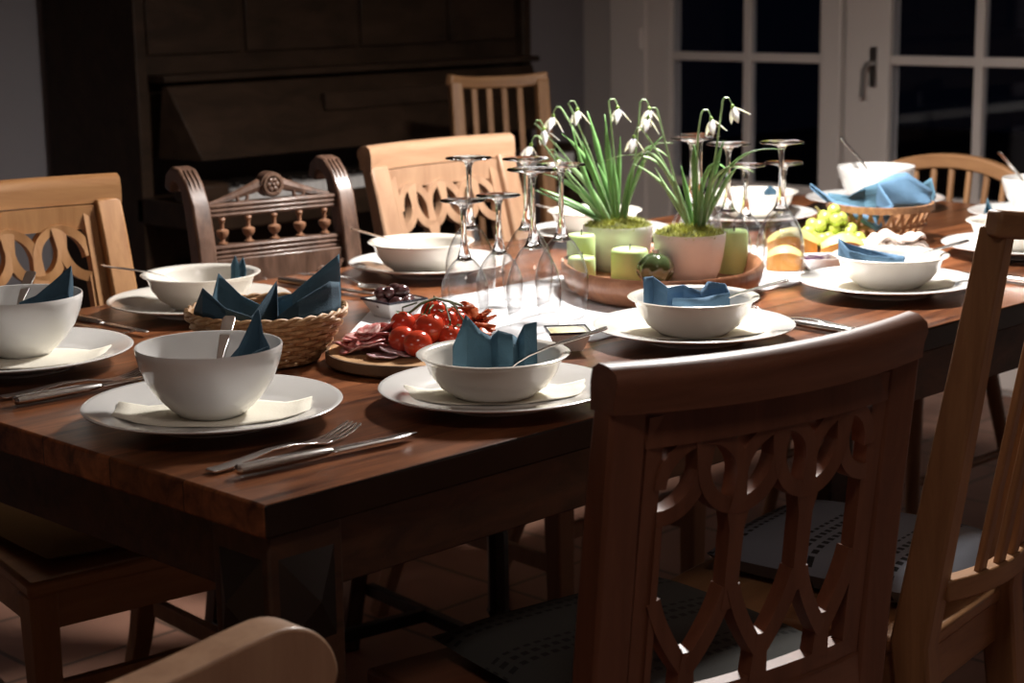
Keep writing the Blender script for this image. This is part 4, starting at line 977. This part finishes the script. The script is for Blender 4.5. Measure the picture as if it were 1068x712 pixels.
# salami slices: wavy discs
def slice_(u, d, z, r, tilt, az, pale, label, grp, fold=.3):
    mb = MB(); n = 22; vs = [(0, 0, .0)]; fs = []
    ph = rnd.uniform(0, 6)
    for j in range(1, 4):
        for k in range(n):
            a = 2*pi*k/n; q = j/3; vs.append((r*q*cos(a), r*q*sin(a)*(1-.08*q), r*q*q*fold*(.5+.5*sin(2*a+ph))*.7+.0006*sin(5*a)))
    fs = [(0, 1+k, 1+(k+1) % n) for k in range(n)]+[(1+j*n+k, 1+(j+1)*n+k, 1+(j+1)*n+(k+1) % n, 1+j*n+(k+1) % n) for j in range(2) for k in range(n)]
    mb.add(vs, fs); o = mb.build('salami_slice', M['salami_pale' if pale else 'salami'], None, solid=.0014)
    x, y = bpos(u, d); o.location = (x, y, BZ+z); o.rotation_euler = (tilt*cos(az), tilt*sin(az), az)
    return tag(o, label, 'salami slice', grp)
gs = 'salami slices heaped on the board'
for (u, d, z, r, tl, az) in [(-.082, -.005, .004, .024, .2, .3), (-.070, .015, .007, .025, .35, 1.2), (-.062, -.022, .010, .024, .4, 2.1), (-.050, .008, .016, .026, .3, .6), (-.046, .034, .010, .025, .5, 2.8), (-.036, .018, .020, .025, .6, 1.7),
                             (-.052, -.032, .008, .022, .3, 4.0), (-.030, .040, .014, .026, .5, .9), (-.060, .036, .006, .024, .3, 3.3), (-.074, -.030, .004, .020, .3, 5.0), (-.024, .024, .016, .024, .6, 2.4), (-.066, .0, .018, .022, .5, 5.4)]:
    slice_(u, d, z, r*1.08, tl*.62, az, False, 'dark pink marbled salami slice in the heap on the left of the board', gs, .38)
slice_(-.020, -.052, .006, .025, .22, 3.6, True, 'pale pink salami slice lying alone in front of the heap', None, .1)
slice_(-.036, -.062, .003, .024, .08, 1.0, True, 'pale salami slice at the front edge of the board', None, .1)
# tomatoes
def tomato(u, d, z, r, seed, parent=None, org=(0, 0, 0)):
    x, y = bpos(u, d); p = Vector((x, y, BZ+z))-Vector(org)
    mb = MB(); mb.sphere((0, 0, 0), (r, r*.98, r*.92), 24, 16)
    o = mb.build('cherry_tomato' if not parent else 'tomato', M['tomato'], parent); o.location = p; return o
tag(tomato(.006, -.062, .0175, .0185, 1), 'loose cherry tomato at the very front of the board', 'tomato', 'loose cherry tomatoes')
tag(tomato(-.014, -.038, .0185, .0185, 2), 'cherry tomato right behind the pale salami slice', 'tomato', 'loose cherry tomatoes')
tag(tomato(-.016, .010, .030, .0165, 8), 'cherry tomato on the left behind the salami heap', 'tomato', 'loose cherry tomatoes')
tv = thing('vine_tomatoes', (BX, BY, BZ), 0, 'truss of cherry tomatoes on dark green vine on the board', 'tomatoes')
TS = [(.020, -.028, .030, .0205), (.046, -.034, .020, .016), (.040, .0, .032, .018), (.024, .022, .040, .0185), (.054, .006, .030, .0165), (.010, -.002, .018, .018), (.062, -.016, .018, .0155), (.050, .030, .030, .018), (.004, .03, .022, .018), (.034, .03, .018, .018)]
for i, (u, d, z, r) in enumerate(TS): tomato(u, d, z, r, i+10, tv, (BX, BY, BZ))
vn = MB()
def L(u, d, z): return RX*u+RY*d+Vector((0, 0, z))
vn.tube([L(-.008, -.005, .045), L(.008, .004, .056), (L(.026, .014, .061)), L(.044, .018, .056), L(.060, .020, .050)], .0018, 6)
for u, d, z, r in TS[:8]+[(-.016, .010, .030, .0165)]:
    c = L(u, d, z+r*.88); vn.tube([c, c+Vector((0, 0, .006)), L(u*.6+.012, d*.5+.008, .056)], .0012, 5)
    for k in range(5):
        a = 2*pi*k/5+u*50; e = Vector((cos(a), sin(a), 0)); s = Vector((-sin(a), cos(a), 0))*.0016
        vn.add([c-s, c+s, c+e*.008-Vector((0, 0, .001))+s*.6, c+e*.012+Vector((0, 0, .001))], [(0, 1, 2, 3)])
vn.build('vine', M['vine'], tv)
# sun-dried tomatoes
for i in range(34):
    u = .068+rnd.gauss(0, .016); d = .030+rnd.gauss(0, .016); z = .006+max(0, .046-abs(u-.066)*.6-abs(d-.04)*.4)*rnd.random()
    if hypot(u, d) > .100: u, d = u*.85, d*.85
    mb = MB(); mb.sphere((0, 0, 0), (.013, .009, .0032), 12, 8, disp=.8, seed=i*3.1)
    o = mb.build('dried_tomato', M['sundried']); x, y = bpos(u, d); o.location = (x, y, BZ+z); o.rotation_euler = (rnd.uniform(-.6, .6), rnd.uniform(-.6, .6), rnd.uniform(0, 6))
    tag(o, 'shrivelled orange-red dried tomato piece in the pile on the right of the board', 'dried tomato', 'dried tomatoes on the board')

# ---------------------------------------------------------------- small dishes
def dish(name, x, y, rz, s, h, rimmat, label, z=H+.0027):
    g = thing(name, (x, y, z), rz, label, 'dish')
    a, b, c = s*.30, s*.5, s*.5-.004
    mb = MB()
    def ring(q, zz): return [(-q, -q, zz), (q, -q, zz), (q, q, zz), (-q, q, zz)]
    vs = ring(a, 0)+ring(b, h)+ring(c, h)+ring(a-.002, .004)
    fs = [(3, 2, 1, 0)]+[(i, (i+1) % 4, 4+(i+1) % 4, 4+i) for i in range(4)]+[(4+i, 4+(i+1) % 4, 8+(i+1) % 4, 8+i) for i in range(4)]+[(8+i, 8+(i+1) % 4, 12+(i+1) % 4, 12+i) for i in range(4)]+[(12, 13, 14, 15)]
    mb.add(vs, fs); mb.build('dish_body', M['china'], g, bevel=.0015)
    if rimmat: MB().strip([(b-.001, b-.001, h), (-b+.001, b-.001, h), (-b+.001, -b+.001, h), (b-.001, -b+.001, h)], .0016, .0012, sides=(0, 0, 1), closed=True).build('rim', M[rimmat], g)
    return g
dish('olive_dish', .712, .622, R(-5), .070, .026, 'dark_rim', 'small square white dish filled with dark olives')
ol = MB().sphere((0, 0, 0), (.0125, .0095, .0095), 16, 10).build('olive', M['olive'])
OS = [(-.018, -.014, .021), (.004, -.017, .022), (.022, -.012, .022), (-.018, .008, .022), (.004, .004, .024), (.022, .010, .023), (-.008, .021, .023), (.014, .023, .022), (-.008, -.004, .035), (.012, -.002, .037), (.0, .012, .037), (-.02, .0, .034)]
for i, (dx, dy, dz) in enumerate(OS):
    o = ol if i == 0 else ol.copy()
    if i: C.objects.link(o)
    p = RX*dx*.9+RY*dy*.9; o.location = (.712+p.x, .622+p.y, H+.0027+dz); o.rotation_euler = (rnd.uniform(-.4, .4), rnd.uniform(-.3, .3), rnd.uniform(0, 3))
    tag(o, 'glossy dark purple olive in the small square dish', 'olive', 'olives in the dish')
g = dish('dip_dish', .700, .268, R(-38), .056, .026, 'dark_rim', 'small white dish with dark rim filled with pale yellow spread')
mb = MB(); gr_ = []
for i in range(13):
    gr_.append([(-.0245+.049*i/12, -.0245+.049*j/12, .0235+.004*(1-abs(-1+i/6)**4)*(1-abs(-1+j/6)**4)+.0018*noise.noise(Vector((i*.8, j*.8, 3)))) for j in range(13)])
o = MB().sheet(gr_).build('yellow_spread', M['dip'], None); o.location = (.700, .268, H+.0027); o.rotation_euler = (0, 0, R(-38)); tag(o, 'pale yellow spread filling the small dark-rimmed dish', 'spread')
g = dish('preserve_dish', 1.452, .398, R(-40), .075, .022, None, 'shallow white dish of dark purple preserve before the melon')
mb = MB(); gr_ = []
for i in range(13):
    gr_.append([(-.032+.064*i/12, -.032+.064*j/12, .019+.003*noise.noise(Vector((i*.9, j*.9, 7)))) for j in range(13)])
o = MB().sheet(gr_).build('dark_preserve', M['jam'], None); o.location = (1.452, .398, H+.0027); o.rotation_euler = (0, 0, R(-40)); tag(o, 'dark purple preserve filling the shallow white dish', 'preserve')
# melon wedges
def melon(x, y, rz, L_, h, tilt, label):
    g = thing('melon_wedge', (x, y, H+.0035), rz, label, 'melon', 'melon wedges beside the grapes')
    n = 14; vs = []; vt = []
    mb = MB(); mc = MB()
    A = [(-1+2*i/n) for i in range(n+1)]
    # orange flesh: lower band; pale top band
    for i, q in enumerate(A):
        wv = .020*math.sqrt(max(0.02, 1-q*q*.9)); hz = h*(1-.35*q*q); lean = tilt*q
        vs += [(q*L_/2, -wv, 0), (q*L_/2, wv, 0), (q*L_/2, wv*.55, hz*.76), (q*L_/2, -wv*.95, hz*.76)]
        vt += [(q*L_/2, -wv*.95, hz*.76), (q*L_/2, wv*.55, hz*.76), (q*L_/2, wv*.2, hz), (q*L_/2, -wv*.3, hz)]
    fs = [(4*i+k, 4*i+(k+1) % 4, 4*(i+1)+(k+1) % 4, 4*(i+1)+k) for i in range(n) for k in range(4)]+[(0, 1, 2, 3), (4*n+3, 4*n+2, 4*n+1, 4*n)]
    mb.add(vs, fs); mc.add(vt, fs)
    mb.build('orange_flesh', M['melon'], g); mc.build('pale_side', M['melon_pale'], g)
melon(1.545, .420, R(-38), .075, .046, 0, 'melon wedge nearest the grapes, orange below and pale yellow above')
melon(1.520, .505, R(-60), .085, .052, 0, 'melon wedge just left of the grapes, behind the front wedge')
melon(1.410, .440, R(-50), .060, .040, 0, 'melon wedge seen through the right wine glasses')
# grapes
gp = thing('grape_bunch', (1.665, .530, H+.001), 0, 'bunch of green grapes in front of the lattice basket', 'grapes')
gm = MB().sphere((0, 0, 0), (.0125, .0115, .0115), 16, 12)
g0 = None; pos = []
for i in range(5000):
    p = Vector((rnd.gauss(0, .030), rnd.gauss(0, .022), 0)); hmax = .058*math.exp(-(p.x/.040)**2-(p.y/.035)**2)+.012
    p.z = rnd.uniform(.0125, max(.0126, hmax))
    q = RX*p.x+RY*p.y; q.z = p.z
    if all((q-r_).length > .0182 for r_ in pos) and abs(p.x) < .056 and abs(p.y) < .045: pos.append(q)
for e in ((.010, -.058, .0125), (.022, -.066, .0125), (.026, -.056, .025), (.016, -.048, .0245)): pos.append(RX*e[0]+RY*e[1]+Vector((0, 0, e[2])))
for i, q in enumerate(pos[:75]):
    if g0 is None: g0 = gm.build('grape', M['grape'], gp); o = g0
    else: o = g0.copy(); C.objects.link(o); o.parent = gp
    o.location = q; o.rotation_euler = (rnd.uniform(0, 1), rnd.uniform(0, 1), rnd.uniform(0, 6))
MB().tube([(-.01, .0, .03), (-.005, .005, .055), (-.015, .02, .075)], .0018, 6).build('stalk', M['grape_stem'], gp)
# plate of pale rumpled slices
o = MB().lathe([(0, .002), (.040, .002), (.042, 0), (.046, .002), (.064, .010), (.066, .0115), (.063, .0115), (.046, .0055), (0, .005)], 48).build('side_plate', M['china']); o.location = (1.655, .395, H+.0012); tag(o, 'small white side plate under pale rumpled slices beside the basket', 'plate')
for i in range(7):
    u = -.030+.0115*i; d = .008*sin(i*2.1); mb = MB(); gr_ = []
    for a in range(15):
        row = []
        for b in range(9):
            s_, t_ = -1+a/7, -1+b/4; row.append((s_*.030*(1-.12*t_*t_), t_*.022*(1-.25*s_*s_), .010*(1-s_*s_)*.8+.0045*sin(4*s_+i)+.003*sin(5*t_+2*i)))
        gr_.append(row)
    mb.sheet(gr_); o = mb.build('cheese_slice', M['cheese'], None, solid=.0022)
    p = RX*u+RY*d; o.location = (1.655+p.x, .395+p.y, H+.014+.006*(i % 3)+.006*(1-abs(i-3)/3)); o.rotation_euler = (.1*sin(i), .15*cos(i*2), R(-45)+.4*sin(i*1.7))
    tag(o, 'pale pinkish rumpled slice heaped on the small side plate', 'cheese slice', 'pale slices on the side plate')
